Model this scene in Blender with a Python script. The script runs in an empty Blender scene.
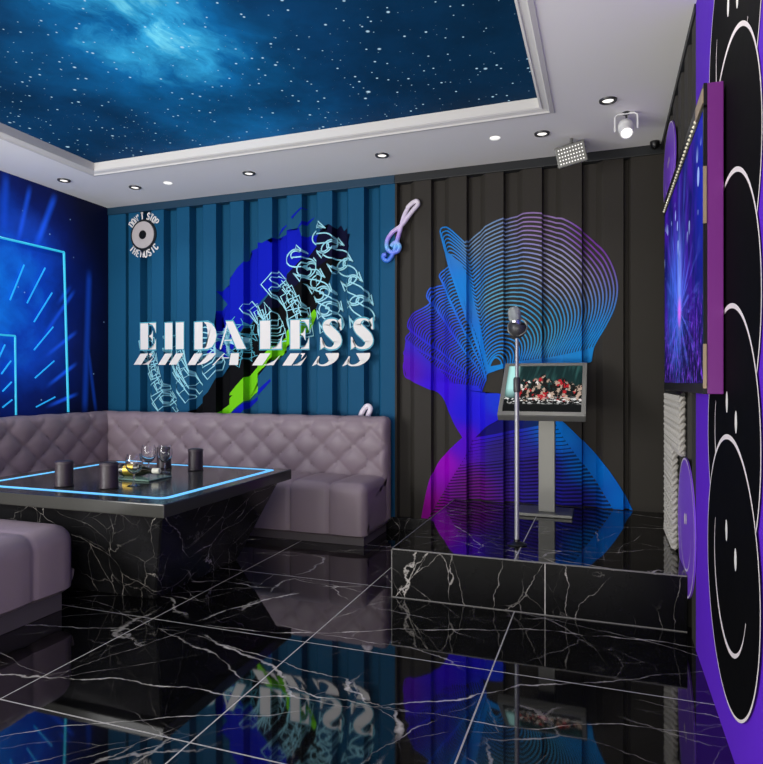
import bpy, bmesh, math, random
from mathutils import Vector, Matrix
random.seed(7)
C = bpy.context.scene.collection
PI = math.pi

# ------------------------------------------------------------------ colour / material helpers
def lin(c):
    return tuple(((v/255.0)/12.92 if v/255.0 <= 0.04045 else ((v/255.0+0.055)/1.055)**2.4) for v in c)

def mat(name, rgb=(128,128,128), rough=0.5, metal=0.0, ior=1.45, emit=None, es=0.0, trans=0.0, coat=0.0, bump=None):
    m = bpy.data.materials.new(name); m.use_nodes = True
    nt = m.node_tree; b = nt.nodes['Principled BSDF']
    b.inputs['Base Color'].default_value = (*lin(rgb), 1)
    b.inputs['Roughness'].default_value = rough
    b.inputs['Metallic'].default_value = metal
    b.inputs['IOR'].default_value = ior
    b.inputs['Transmission Weight'].default_value = trans
    b.inputs['Coat Weight'].default_value = coat
    if emit:
        b.inputs['Emission Color'].default_value = (*lin(emit), 1)
        b.inputs['Emission Strength'].default_value = es
    # light procedural variation so that no surface is perfectly uniform
    tc = nt.nodes.new('ShaderNodeTexCoord'); nz = nt.nodes.new('ShaderNodeTexNoise')
    nz.inputs['Scale'].default_value = bump[0] if bump else 14
    nz.inputs['Detail'].default_value = 4
    nt.links.new(tc.outputs['Object'], nz.inputs['Vector'])
    if bump:
        bp = nt.nodes.new('ShaderNodeBump'); bp.inputs['Strength'].default_value = bump[1]; bp.inputs['Distance'].default_value = 0.01
        nt.links.new(nz.outputs['Fac'], bp.inputs['Height']); nt.links.new(bp.outputs['Normal'], b.inputs['Normal'])
    elif not trans:
        mr = nt.nodes.new('ShaderNodeMapRange'); mr.inputs[3].default_value = max(0.0, rough-0.03); mr.inputs[4].default_value = min(1, rough+0.03)
        nt.links.new(nz.outputs['Fac'], mr.inputs[0]); nt.links.new(mr.outputs[0], b.inputs['Roughness'])
    return m

class NT:
    """tiny node-graph writer"""
    def __init__(s, name):
        s.m = bpy.data.materials.new(name); s.m.use_nodes = True; s.t = s.m.node_tree
        s.b = s.t.nodes['Principled BSDF']
    def put(s, sock, v):
        if isinstance(v, bpy.types.NodeSocket): s.t.links.new(v, sock)
        elif isinstance(v, (tuple, list)) and sock.type == 'RGBA' and len(v) == 3: sock.default_value = (*v, 1)
        else: sock.default_value = v
    def math(s, op, a, b=0.0, c=0.0, clamp=False):
        n = s.t.nodes.new('ShaderNodeMath'); n.operation = op; n.use_clamp = clamp
        s.put(n.inputs[0], a); s.put(n.inputs[1], b); s.put(n.inputs[2], c); return n.outputs[0]
    def vmath(s, op, a, b=(0,0,0)):
        n = s.t.nodes.new('ShaderNodeVectorMath'); n.operation = op
        s.put(n.inputs[0], a); s.put(n.inputs[1], b); return n.outputs[0]
    def coord(s, kind='Object'):
        return s.t.nodes.new('ShaderNodeTexCoord').outputs[kind]
    def sep(s, v):
        n = s.t.nodes.new('ShaderNodeSeparateXYZ'); s.put(n.inputs[0], v); return n.outputs[0], n.outputs[1], n.outputs[2]
    def comb(s, x, y, z):
        n = s.t.nodes.new('ShaderNodeCombineXYZ'); s.put(n.inputs[0], x); s.put(n.inputs[1], y); s.put(n.inputs[2], z); return n.outputs[0]
    def noise(s, v, scale, detail=3, rough=0.5, dist=0.0, col=False):
        n = s.t.nodes.new('ShaderNodeTexNoise'); s.put(n.inputs['Vector'], v)
        n.inputs['Scale'].default_value = scale; n.inputs['Detail'].default_value = detail
        n.inputs['Roughness'].default_value = rough; n.inputs['Distortion'].default_value = dist
        return n.outputs['Color' if col else 'Fac']
    def voro(s, v, scale, feature='F1', rnd=1.0):
        n = s.t.nodes.new('ShaderNodeTexVoronoi'); n.feature = feature; s.put(n.inputs['Vector'], v)
        n.inputs['Scale'].default_value = scale; n.inputs['Randomness'].default_value = rnd; return n
    def rng(s, v, a, b, c=0.0, d=1.0, smooth=False):
        n = s.t.nodes.new('ShaderNodeMapRange'); n.interpolation_type = 'SMOOTHSTEP' if smooth else 'LINEAR'; n.clamp = True
        s.put(n.inputs[0], v); s.put(n.inputs[1], a); s.put(n.inputs[2], b); s.put(n.inputs[3], c); s.put(n.inputs[4], d); return n.outputs[0]
    def mix(s, f, a, b, mode='MIX'):
        n = s.t.nodes.new('ShaderNodeMix'); n.data_type = 'RGBA'; n.blend_type = mode
        s.put(n.inputs[0], f); s.put(n.inputs[6], a); s.put(n.inputs[7], b); return n.outputs[2]
    def ramp(s, f, stops):
        n = s.t.nodes.new('ShaderNodeValToRGB'); e = n.color_ramp.elements
        while len(e) < len(stops): e.new(0.5)
        for k, (p, c) in enumerate(stops): e[k].position = p; e[k].color = (*lin(c), 1)
        s.put(n.inputs[0], f); return n.outputs[0]
    def set(s, **kw):
        for k, v in kw.items(): s.put(s.b.inputs[k.replace('_', ' ')], v)
        return s.m

# ------------------------------------------------------------------ object helpers
WL = {}
def thing(name, label, cat, loc=(0,0,0), group=None):
    o = bpy.data.objects.new(name, None); C.objects.link(o); o.location = loc; o.empty_display_size = 0.1
    o['label'] = label; o['category'] = cat
    if group: o['group'] = group
    WL[o] = Vector(loc); return o
def tag(o, label, cat, group=None):
    o['label'] = label; o['category'] = cat
    if group: o['group'] = group
    return o
def obj(name, bm, m, parent=None, smooth=False, loc=None, label=None, recalc=True):
    base = WL[parent] if parent is not None else Vector(loc or (0,0,0))
    bmesh.ops.translate(bm, verts=bm.verts, vec=-base)
    if recalc: bmesh.ops.recalc_face_normals(bm, faces=bm.faces)
    me = bpy.data.meshes.new(name); bm.to_mesh(me); bm.free()
    for x in (m if isinstance(m, (list, tuple)) else [m]): me.materials.append(x)
    if smooth:
        for p in me.polygons: p.use_smooth = True
        try: me.set_sharp_from_angle(angle=math.radians(40))
        except Exception: pass
    o = bpy.data.objects.new(name, me); C.objects.link(o)
    if parent is not None: o.parent = parent
    else: o.location = base
    WL[o] = base
    if label: o['label'] = label
    return o
def struct(name, bm, m, **k):
    o = obj(name, bm, m, **k); o['kind'] = 'structure'; return o
def dup(root, loc, label, group=None):
    r = root.copy(); C.objects.link(r); r.location = loc; r['label'] = label
    if group: r['group'] = group
    for ch in list(root.children):
        c = ch.copy(); C.objects.link(c); c.parent = r
        for g in list(ch.children):
            d = g.copy(); C.objects.link(d); d.parent = c
    return r

B = bmesh.new
def box(bm, lo, hi, bev=0.0, seg=2):
    vs = [bm.verts.new((x, y, z)) for x in (lo[0], hi[0]) for y in (lo[1], hi[1]) for z in (lo[2], hi[2])]
    fs = [bm.faces.new([vs[i] for i in f]) for f in ((0,1,3,2),(4,6,7,5),(0,4,5,1),(2,3,7,6),(0,2,6,4),(1,5,7,3))]
    if bev:
        es = list({e for f in fs for e in f.edges})
        bmesh.ops.bevel(bm, geom=es, offset=bev, segments=seg, profile=0.5, affect='EDGES')
    return bm
def frame_axes(d):
    d = Vector(d).normalized(); up = Vector((0,0,1)) if abs(d.z) < 0.9 else Vector((1,0,0))
    a = d.cross(up).normalized(); return d, a, d.cross(a).normalized()
def cyl(bm, p0, p1, r0, r1=None, seg=20, caps=True):
    r1 = r0 if r1 is None else r1; p0 = Vector(p0); p1 = Vector(p1); d, a, b = frame_axes(p1-p0)
    R = []
    for p, r in ((p0, r0), (p1, r1)):
        R.append([bm.verts.new(p + (a*math.cos(2*PI*k/seg) + b*math.sin(2*PI*k/seg))*r) for k in range(seg)])
    for k in range(seg): bm.faces.new((R[0][k], R[0][(k+1)%seg], R[1][(k+1)%seg], R[1][k]))
    if caps: bm.faces.new(R[0][::-1]); bm.faces.new(R[1])
    return bm
def lathe(bm, prof, org, axis=(0,0,1), seg=28):
    d, a, b = frame_axes(axis); org = Vector(org); R = []
    for r, h in prof:
        if r < 1e-5: R.append([bm.verts.new(org + d*h)])
        else: R.append([bm.verts.new(org + d*h + (a*math.cos(2*PI*k/seg) + b*math.sin(2*PI*k/seg))*r) for k in range(seg)])
    for A, Bq in zip(R, R[1:]):
        for k in range(seg):
            k2 = (k+1) % seg
            if len(A) == 1 and len(Bq) == 1: continue
            if len(A) == 1: bm.faces.new((A[0], Bq[k2], Bq[k]))
            elif len(Bq) == 1: bm.faces.new((A[k], A[k2], Bq[0]))
            else: bm.faces.new((A[k], A[k2], Bq[k2], Bq[k]))
    return bm
def tube(bm, pts, r, seg=10, closed=False, rfun=None):
    pts = [Vector(p) for p in pts]; n = len(pts); R = []; pa = None
    for i, p in enumerate(pts):
        t = (pts[(i+1) % n] - pts[i-1]) if closed else (pts[min(i+1, n-1)] - pts[max(i-1, 0)])
        t.normalize()
        if pa is None: _, a, b = frame_axes(t)
        else:
            a = (pa - t*pa.dot(t)).normalized(); b = t.cross(a)
        pa = a; rr = rfun(i/(n-1)) if rfun else r
        R.append([bm.verts.new(p + (a*math.cos(2*PI*k/seg) + b*math.sin(2*PI*k/seg))*rr) for k in range(seg)])
    for i in range(n if closed else n-1):
        A = R[i]; Bq = R[(i+1) % n]
        for k in range(seg): bm.faces.new((A[k], A[(k+1)%seg], Bq[(k+1)%seg], Bq[k]))
    if not closed: bm.faces.new(R[0][::-1]); bm.faces.new(R[-1])
    return bm
def cr(pts, n=6, closed=False):
    """Catmull-Rom resampling of a 2D/3D polyline"""
    P = [Vector(p) for p in pts]; N = len(P); out = []
    for i in range(N if closed else N-1):
        if closed: p0, p1, p2, p3 = P[i-1], P[i], P[(i+1)%N], P[(i+2)%N]
        else: p0, p1, p2, p3 = P[max(i-1,0)], P[i], P[i+1], P[min(i+2,N-1)]
        for k in range(n):
            t = k/n
            out.append(0.5*((2*p1) + (p2-p0)*t + (2*p0-5*p1+4*p2-p3)*t*t + (3*p1-p0-3*p2+p3)*t**3))
    if not closed: out.append(P[-1])
    return out
def resample(pts, n):
    P = [Vector(p) for p in pts]; L = [0]
    for a, b in zip(P, P[1:]): L.append(L[-1] + (b-a).length)
    out = []; j = 0
    for i in range(n):
        s = L[-1]*i/(n-1)
        while j < len(L)-2 and L[j+1] < s: j += 1
        t = (s-L[j])/max(1e-9, L[j+1]-L[j]); out.append(P[j].lerp(P[j+1], min(1, t)))
    return out

# ------------------------------------------------------------------ room dimensions (metres; eye 1.12 m above the floor at the origin)
XL, XR, YB, ZC = -4.25, 0.362, 4.555, 2.70

# rib fronts of the corrugated container wall
FACES = [(-4.25,-4.055), (-4.022,-3.895)] + [(-3.77+0.269*k, -3.77+0.269*k+0.128) for k in range(15)] + [(0.172, 0.50)]
DEPTH = 0.052
PROF = []
for i, (a, b) in enumerate(FACES):
    if i:
        g = a - FACES[i-1][1]; p_ = FACES[i-1][1]; D_ = 0.085 if a < -1.45 else DEPTH      # the blue panels are ribbed deeper
        PROF += [(p_+min(0.008, g*.2), YB+D_), (p_+min(0.100, g*.66), YB+D_), (a-min(0.012, g*.12), YB+0.010)]
    PROF += [(a, YB), (b, YB)]
PROF.sort()
def yb(x):
    if x <= PROF[0][0]: return PROF[0][1]
    for (x0, y0), (x1, y1) in zip(PROF, PROF[1:]):
        if x <= x1: return y0 + (y1-y0)*(x-x0)/max(1e-9, x1-x0)
    return PROF[-1][1]

def conform(bm, off):
    """bend flat artwork (drawn in x,z) over the ribs of the back wall"""
    xs = [v.co.x for v in bm.verts]; a, b = min(xs), max(xs)
    for x, _ in PROF:
        if a < x < b:
            bmesh.ops.bisect_plane(bm, geom=bm.verts[:]+bm.edges[:]+bm.faces[:], plane_co=(x,0,0), plane_no=(1,0,0), dist=1e-5)
    ly = bm.verts.layers.float.get('lift')
    for v in bm.verts: v.co.y = yb(v.co.x) - off - (v[ly] if ly else 0.0)
    for f in bm.faces:
        f.normal_update()
        if f.normal.y > 0: f.normal_flip()
    return bm
def poly2(bm, pts, layer=None):
    """filled polygon from (x,z) points"""
    vs = [bm.verts.new((p[0], 0, p[1])) for p in pts]
    f = bm.faces.new(vs); bmesh.ops.triangulate(bm, faces=[f]); return bm
def ribbon2(bm, pts, w, closed=False, lift=0.0):
    ly = bm.verts.layers.float.get('lift') or bm.verts.layers.float.new('lift')
    P = [Vector((p[0], p[1])) for p in pts]; n = len(P); S = []
    for i in range(n):
        if closed: t = P[(i+1)%n] - P[i-1]
        else: t = P[min(i+1,n-1)] - P[max(i-1,0)]
        if t.length < 1e-9: t = Vector((1,0))
        t.normalize(); nn = Vector((-t.y, t.x))*w/2
        S.append((bm.verts.new((P[i].x+nn.x, 0, P[i].y+nn.y)), bm.verts.new((P[i].x-nn.x, 0, P[i].y-nn.y))))
        S[-1][0][ly] = lift; S[-1][1][ly] = lift
    for i in range(n if closed else n-1):
        a = S[i]; b = S[(i+1)%n]
        try: bm.faces.new((a[0], b[0], b[1], a[1]))
        except ValueError: pass
    return bm

# ------------------------------------------------------------------ materials
def marble(name, axes='XY', grout=None, vein_scale=1.0, gscale=1.0, vein_gain=1.25, rough=0.035, ior=1.95, seed=0.0, dark=(5,19)):
    g = NT(name); co = g.coord('Object'); x, y, z = g.sep(co)
    base = g.comb(g.math('ADD', x, seed), g.math('ADD', y, seed*1.7), z)
    if axes == 'XZ': base = g.comb(g.math('ADD', x, seed), g.math('ADD', z, seed*1.7), y)
    warp = g.noise(base, 0.9*vein_scale, 2, 0.5, 0, True)
    w2 = g.noise(base, 6.0*vein_scale, 4, 0.62, 0, True)
    v = g.vmath('ADD', base, g.vmath('MULTIPLY', g.vmath('SUBTRACT', warp, (.5,.5,.5)), (.40,.40,.40)))
    v = g.vmath('ADD', v, g.vmath('MULTIPLY', g.vmath('SUBTRACT', w2, (.5,.5,.5)), (.055,.055,.055)))
    total = None
    for sc, wd, thr, hi, rot, st in ((1.25, 0.0038, 0.40, 0.95, 18, (0.30, 1.25, 1.0)), (1.9, 0.0040, 0.44, 0.75, -14, (0.26, 1.2, 1.0)), (2.6, 0.0050, 0.50, 0.5, 62, (0.35, 1.1, 1.0)), (5.0, 0.007, 0.52, 0.28, 30, (0.45, 1.0, 1.0))):
        if axes == 'XZ': rot += 62
        if axes == 'XYZ': rot += 50
        ca, sa = math.cos(math.radians(rot)), math.sin(math.radians(rot))
        vx, vy, vz = g.sep(v)
        rx = g.math('ADD', g.math('MULTIPLY', vx, ca), g.math('MULTIPLY', vy, sa)); ry = g.math('SUBTRACT', g.math('MULTIPLY', vy, ca), g.math('MULTIPLY', vx, sa))
        if axes == 'XYZ': rx = g.math('ADD', rx, g.math('MULTIPLY', vz, 0.9))
        q = g.comb(g.math('MULTIPLY', rx, st[0]), g.math('MULTIPLY', ry, st[1]), g.math('MULTIPLY', vz, st[2]))
        e = g.voro(q, sc*vein_scale, 'DISTANCE_TO_EDGE').outputs['Distance']
        th = g.rng(g.noise(base, 9*vein_scale, 3, 0.6), 0.32, 0.66, 0.15, 1.0)
        ln = g.rng(e, 0.0, g.math('MULTIPLY', g.math('ADD', 0.35, th), wd*(1+sc*.12)), 1.0, 0.0, True)
        mk = g.rng(g.noise(g.vmath('ADD', base, (sc*3.1, sc, 0)), 1.7*vein_scale, 2), thr-0.04, thr+0.12, 0, hi, True)
        t = g.math('MULTIPLY', g.math('MULTIPLY', ln, mk), th)
        total = t if total is None else g.math('MAXIMUM', total, t)
    total = g.math('MULTIPLY', total, vein_gain, clamp=True)
    cloud = g.noise(base, 3.0, 5, 0.6)
    col = g.mix(g.rng(cloud, 0.35, 0.8), lin((dark[0],dark[0],dark[0]+1)), lin((dark[1],dark[1],dark[1]+2)))
    col = g.mix(total, col, lin((196,190,184)))
    rgh = rough
    if grout:
        lines = None
        for cs, off, per in grout:
            s = {'X': x, 'Y': y, 'Z': z}[cs]
            q = g.math('ABSOLUTE', g.math('SUBTRACT', g.math('FRACT', g.math('ADD', g.math('DIVIDE', g.math('SUBTRACT', s, off), per), 0.5)), 0.5))
            l = g.math('LESS_THAN', g.math('MULTIPLY', q, per), 0.0024*gscale)
            lines = l if lines is None else g.math('MAXIMUM', lines, l)
        col = g.mix(lines, col, lin((172,168,164)))
        rgh = g.rng(lines, 0, 1, rough, 0.5)
    return g.set(Base_Color=col, Roughness=rgh, IOR=ior)

M = {}
M['floor'] = marble('floor_black_marble', 'XY', [('X', -0.412, 0.8), ('Y', 2.44, 0.8)], 0.9, 1.15)
M['stage_top'] = marble('stage_black_marble', 'XY', [('X', -0.062, 0.8)], 1.1, 1.2, seed=3.3)
M['stage_front'] = marble('stage_front_marble', 'XZ', [('X', 0.083, 0.8)], 1.5, 1.0, 1.0, 0.25, 1.25, seed=5.1)
M['table_marble'] = marble('table_black_marble', 'XYZ', None, 1.7, 1.0, 1.1, 0.2, 1.35, seed=9.4, dark=(20,38))
M['table_top'] = mat('table_top_dark_glass', (56,56,53), 0.13, 0, 1.38)
M['grout'] = mat('pale_edge_trim', (112,110,108), 0.4)
M['ceil'] = mat('ceiling_matt_paint', (243,241,238), 0.85)
M['moulding'] = mat('ceiling_moulding_paint', (218,216,212), 0.55)
M['blue_wall'] = mat('blue_container_paint', (22,82,118), 0.6, 0, 1.2)
M['dark_wall'] = mat('charcoal_container_paint', (56,53,49), 0.6, 0, 1.22)
M['right_dark'] = mat('charcoal_side_paint', (58,56,53), 0.6, 0, 1.22)
M['rail_dark'] = mat('top_rail_paint', (34,36,38), 0.5)
M['purple'] = mat('purple_wall_paint', (96,40,202), 0.6, 0, 1.2)
M['white_paint'] = mat('white_mural_paint', (232,229,226), 0.5)
M['line_white'] = mat('white_line_paint', (235,225,228), 0.5)
M['black_paint'] = mat('black_mural_paint', (4,4,5), 0.7, 0, 1.15)
M['cyan_line'] = mat('pale_cyan_line_paint', (150,216,232), 0.5)
M['cyan_edge'] = mat('cyan_letter_edge_paint', (70,165,190), 0.5)
M['blue_paint'] = mat('cobalt_brush_paint', (4,22,180), 0.7, 0, 1.2)
M['navy_paint'] = mat('navy_brush_paint', (6,7,44), 0.7, 0, 1.2)
M['ink_paint'] = mat('ink_brush_paint', (3,4,9), 0.7, 0, 1.2)
M['green_paint'] = mat('lime_brush_paint', (118,208,22), 0.7, 0, 1.2)
M['leather'] = mat('mauve_leather', (138,122,131), 0.45, 0, 1.45, bump=(160, 0.10))
M['plinth'] = mat('sofa_plinth_vinyl', (84,78,82), 0.6)
M['cup'] = mat('cup_leather', (46,36,43), 0.45, bump=(60, 0.2))
M['cup_rim'] = mat('cup_rim_stitching', (62,52,59), 0.5)
M['led'] = mat('cyan_led_strip', (120,190,225), 0.4, emit=(84,172,232), es=0.95)
M['neon'] = mat('cyan_neon_tube', (50,170,205), 0.4, emit=(40,178,214), es=0.62)
M['neon_dash'] = mat('cyan_neon_dash', (30,140,215), 0.4, emit=(26,158,226), es=0.65)
M['beam'] = mat('soft_blue_beam_print', (28,84,215), 0.5)
M['glass'] = mat('clear_glass', (255,255,255), 0.0, 0, 1.45, trans=1.0)
M['bottle'] = mat('dark_bottle_glass', (26,24,14), 0.08, 0, 1.5)
M['gold'] = mat('gold_foil', (190,160,70), 0.3, 0.9)
M['label_white'] = mat('white_bottle_label', (225,222,205), 0.5)
M['tray'] = mat('pale_green_tray_glass', (120,150,136), 0.1)
M['metal'] = mat('brushed_grey_metal', (116,116,112), 0.38, 0.35)
M['metal_dark'] = mat('dark_grey_metal', (70,70,72), 0.4, 0.4)
M['chrome'] = mat('satin_chrome', (200,200,205), 0.22, 0.85)
M['pole'] = mat('satin_pole', (150,150,156), 0.35, 0.5)
M['black'] = mat('black_plastic', (12,12,13), 0.35)
M['white_plastic'] = mat('white_plastic', (235,235,235), 0.4)
M['lamp'] = mat('lamp_glow', (255,255,250), 0.4, emit=(255,250,240), es=1.2)
M['lamp_glint'] = mat('strobe_and_glint_glow', (255,255,250), 0.4, emit=(255,252,245), es=0.75)  # shared by the strobe lamps and the painted ceiling glints
M['tv_side'] = mat('purple_tv_casing', (112,40,124), 0.35)
M['tan'] = mat('pale_gold_trim', (170,150,125), 0.35, 0.4)
M['bead'] = mat('pearl_bead', (225,220,200), 0.3)
M['braid'] = mat('off_white_braid', (176,172,166), 0.7)
M['braid_dark'] = mat('black_braid', (30,28,28), 0.7)
M['lilac'] = mat('lilac_disc_paint', (124,72,212), 0.4)
M['lilac_light'] = mat('lilac_rim_paint', (222,208,242), 0.4)
M['cd'] = mat('silver_record', (196,188,186), 0.35)

def star_panel_mat():
    g = NT('starry_stretch_ceiling'); co = g.coord('Object'); x, y, z = g.sep(co)
    # nebula running away from the middle of the panel
    wp = g.noise(co, 1.3, 4, 0.6, 0, True)
    p = g.vmath('ADD', co, g.vmath('MULTIPLY', g.vmath('SUBTRACT', wp, (.5,.5,.5)), (.55,.55,0)))
    px, py, _ = g.sep(p)
    ax = g.math('ADD', px, g.math('MULTIPLY', py, 0.16))           # distance across the milky band
    d = g.math('ABSOLUTE', g.math('ADD', ax, 1.62))
    band = g.rng(d, 0.0, 0.62, 1.0, 0.0, True)
    far = g.rng(py, 2.35, 3.35, 1.0, 0.0, True)
    band = g.math('MULTIPLY', band, g.rng(far, 0, 1, 0.12, 1.0))
    cl = g.noise(g.vmath('MULTIPLY', p, (2.2, 1.1, 1)), 2.6, 6, 0.62)
    band = g.math('MULTIPLY', band, g.rng(cl, 0.30, 0.72, 0.25, 1.15))
    wide = g.rng(g.math('ABSOLUTE', g.math('ADD', ax, 1.85)), 0.0, 2.1, 1.0, 0.1, True)
    wide = g.math('MULTIPLY', wide, g.rng(g.noise(p, 1.6, 5, 0.55), 0.28, 0.72, 0.45, 1.1))
    c = g.ramp(g.math('ADD', g.math('MULTIPLY', wide, 0.36), g.math('MULTIPLY', band, 0.85)),
               [(0.0, (4,30,52)), (0.20, (6,54,96)), (0.48, (12,98,158)), (0.78, (50,162,216)), (1.0, (112,212,242))])
    dark = g.rng(g.noise(co, 1.9, 5, 0.6), 0.36, 0.62, 0.62, 1.0)
    c = g.mix(1.0, c, dark, 'MULTIPLY')
    tot = None
    for sc, r0, r1 in ((10, .012, .034), (19, .012, .050), (4.4, .006, .022)):
        v = g.voro(g.vmath('ADD', co, (sc*.13, sc*.7, 0)), sc); v.voronoi_dimensions = '2D'
        rnd, _, _ = g.sep(v.outputs['Color'])
        rad = g.math('MULTIPLY', g.math('POWER', rnd, 5.0), r1*1.6)
        s = g.rng(g.math('DIVIDE', v.outputs['Distance'], g.math('ADD', rad, 0.0005)), 0.55, 2.2, 1.0, 0.0, True)
        s = g.math('MULTIPLY', s, g.rng(rnd, 0.45, 1.0, 0.0, 1.0))
        tot = s if tot is None else g.math('MAXIMUM', tot, s)
    c = g.mix(g.math('MULTIPLY', tot, 0.85), c, lin((190,226,248)))
    return g.set(Base_Color=(0.002,0.006,0.010), Roughness=0.7, IOR=1.12, Emission_Color=c, Emission_Strength=1.08)
M['stars'] = star_panel_mat()

def left_mural_mat():
    g = NT('blue_space_mural_print'); co = g.coord('Object'); x, y, z = g.sep(co)
    wp = g.noise(co, 1.6, 4, 0.6, 0, True)
    p = g.vmath('ADD', co, g.vmath('MULTIPLY', g.vmath('SUBTRACT', wp, (.5,.5,.5)), (0,.35,.35)))
    _, py, pz = g.sep(p)
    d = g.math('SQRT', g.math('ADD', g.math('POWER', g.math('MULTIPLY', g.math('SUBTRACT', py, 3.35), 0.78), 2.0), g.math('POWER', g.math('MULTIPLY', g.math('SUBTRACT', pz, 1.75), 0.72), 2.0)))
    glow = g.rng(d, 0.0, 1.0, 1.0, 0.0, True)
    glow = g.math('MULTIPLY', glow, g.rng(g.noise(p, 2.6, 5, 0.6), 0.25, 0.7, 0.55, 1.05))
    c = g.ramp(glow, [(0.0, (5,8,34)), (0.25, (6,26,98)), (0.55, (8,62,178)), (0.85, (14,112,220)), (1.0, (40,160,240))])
    beams = [((4.02,1.80),(4.13,1.93),.03,.6), ((3.90,1.55),(4.17,1.90),.028,.7), ((3.92,1.36),(4.19,1.55),.028,.8), ((3.94,1.12),(4.19,1.28),.028,.9), ((3.95,0.94),(4.20,1.02),.026,.9),
             ((3.63,2.24),(3.73,2.66),.035,.75), ((3.80,2.24),(3.97,2.66),.045,.8), ((3.50,2.3),(3.52,2.7),.05,.5), ((4.28,0.9),(4.33,2.1),.05,.35), ((4.40,0.9),(4.30,1.5),.03,.3)]
    tot = None
    for (y0, z0), (y1, z1), w_, k_ in beams:                       # printed light beams with soft edges
        L_ = math.hypot(y1-y0, z1-z0); uy, uz = (y1-y0)/L_, (z1-z0)/L_
        ry = g.math('SUBTRACT', y, y0); rz = g.math('SUBTRACT', z, z0)
        t = g.math('ADD', g.math('MULTIPLY', ry, uy), g.math('MULTIPLY', rz, uz))
        dist = g.math('ABSOLUTE', g.math('SUBTRACT', g.math('MULTIPLY', ry, uz), g.math('MULTIPLY', rz, uy)))
        m_ = g.math('MULTIPLY', g.rng(dist, 0.0, w_, k_, 0.0, True), g.math('MULTIPLY', g.rng(t, -0.10, 0.08, 0, 1, True), g.rng(t, L_-0.10, L_+0.03, 1, 0, True)))
        tot = m_ if tot is None else g.math('MAXIMUM', tot, m_)
    c = g.mix(tot, c, lin((24,84,225)))
    v = g.voro(g.vmath('MULTIPLY', co, (0,1,1)), 9); rnd, _, _ = g.sep(v.outputs['Color'])
    s = g.math('MULTIPLY', g.rng(v.outputs['Distance'], 0.02, 0.07, 1.0, 0.0), g.math('GREATER_THAN', rnd, 0.72))
    c = g.mix(g.math('MULTIPLY', s, 0.55), c, lin((170,215,250)))
    return g.set(Base_Color=c, Roughness=0.5, IOR=1.25, Emission_Color=c, Emission_Strength=0.42)  # slight emission added so the print seems to glow
M['left_mural'] = left_mural_mat()

def tv_mat():
    g = NT('concert_light_screen'); co = g.coord('Generated'); _, y, z = g.sep(co)
    dy = g.math('MULTIPLY', g.math('SUBTRACT', y, 0.50), 1.5); dz = g.math('SUBTRACT', z, 0.34)
    ang = g.math('ARCTAN2', dy, dz); rad = g.math('SQRT', g.math('ADD', g.math('MULTIPLY', dy, dy), g.math('MULTIPLY', dz, dz)))
    bm_ = g.noise(g.comb(g.math('MULTIPLY', ang, 4.0), g.math('MULTIPLY', rad, 1.0), 0.3), 2.4, 3, 0.6)
    beam = g.math('MULTIPLY', g.rng(bm_, 0.50, 0.66, 0, 1, True), g.rng(rad, 0.05, 0.75, 1.0, 0.0))
    pu = g.noise(g.vmath('MULTIPLY', co, (1, 5, 2.2)), 1.4, 3, 0.6)
    base = g.mix(g.rng(pu, 0.42, 0.60), lin((6,8,92)), lin((52,12,140)))
    base = g.mix(g.rng(z, 0.0, 0.40, 0.85, 0.0), base, lin((10,5,44)))
    base = g.mix(g.math('MULTIPLY', g.rng(y, 0.0, 0.22, 0.9, 0.0), g.rng(z, 0.2, 0.7)), base, lin((10,34,170)))
    c = g.mix(g.math('MULTIPLY', beam, 0.75), base, lin((96,110,250)))
    sh = g.math('SQRT', g.math('ADD', g.math('POWER', g.math('MULTIPLY', dy, 3.0), 2.0), g.math('POWER', g.math('MULTIPLY', g.math('SUBTRACT', z, 0.46), 1.05), 2.0)))
    c = g.mix(g.math('MULTIPLY', g.rng(sh, 0.0, 0.38, 0.95, 0.0, True), g.rng(g.noise(g.vmath('MULTIPLY', co, (1, 26, 5)), 1.0, 3, 0.7), 0.35, 0.65, 0.2, 1.0)), c, lin((150,176,255)))
    wg = g.math('SQRT', g.math('ADD', g.math('POWER', g.math('MULTIPLY', g.math('SUBTRACT', y, 0.62), 2.6), 2.0), g.math('POWER', g.math('MULTIPLY', g.math('SUBTRACT', z, 0.42), 2.0), 2.0)))
    c = g.mix(g.math('MULTIPLY', g.rng(wg, 0.0, 1.0, 0.75, 0.0, True), g.rng(g.noise(g.vmath('MULTIPLY', co, (1, 20, 4)), 1.0, 3, 0.7), 0.35, 0.62, 0.1, 1.0)), c, lin((70,120,255)))
    c = g.mix(g.rng(rad, 0.0, 0.10, 0.9, 0.0, True), c, lin((226,110,255)))
    v = g.voro(g.vmath('MULTIPLY', co, (0, 16, 8)), 1.0); r, _, _ = g.sep(v.outputs['Color'])
    sp = g.math('MULTIPLY', g.math('MULTIPLY', g.math('LESS_THAN', v.outputs['Distance'], 0.30), g.math('GREATER_THAN', r, 0.55)), g.math('MULTIPLY', g.rng(z, 0.60, 0.70), g.rng(z, 0.92, 0.84)))
    c = g.mix(g.math('MULTIPLY', sp, 0.7), c, lin((170,196,255)))
    crowd = g.noise(g.vmath('MULTIPLY', co, (1, 40, 18)), 1.0, 3, 0.7)
    cm = g.math('MULTIPLY', g.rng(crowd, 0.55, 0.64, 0, 1), g.rng(z, 0.42, 0.22, 0, 0.85))
    c = g.mix(cm, c, lin((120,60,215)))
    ck = g.math('MULTIPLY', g.rng(crowd, 0.46, 0.40, 0, 1), g.rng(z, 0.40, 0.15, 0, 0.9))
    c = g.mix(ck, c, lin((6,3,24)))
    return g.set(Base_Color=(0.004,0.004,0.01), Roughness=0.6, IOR=1.15, Emission_Color=c, Emission_Strength=1.15)
M['tv_screen'] = tv_mat()

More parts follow.
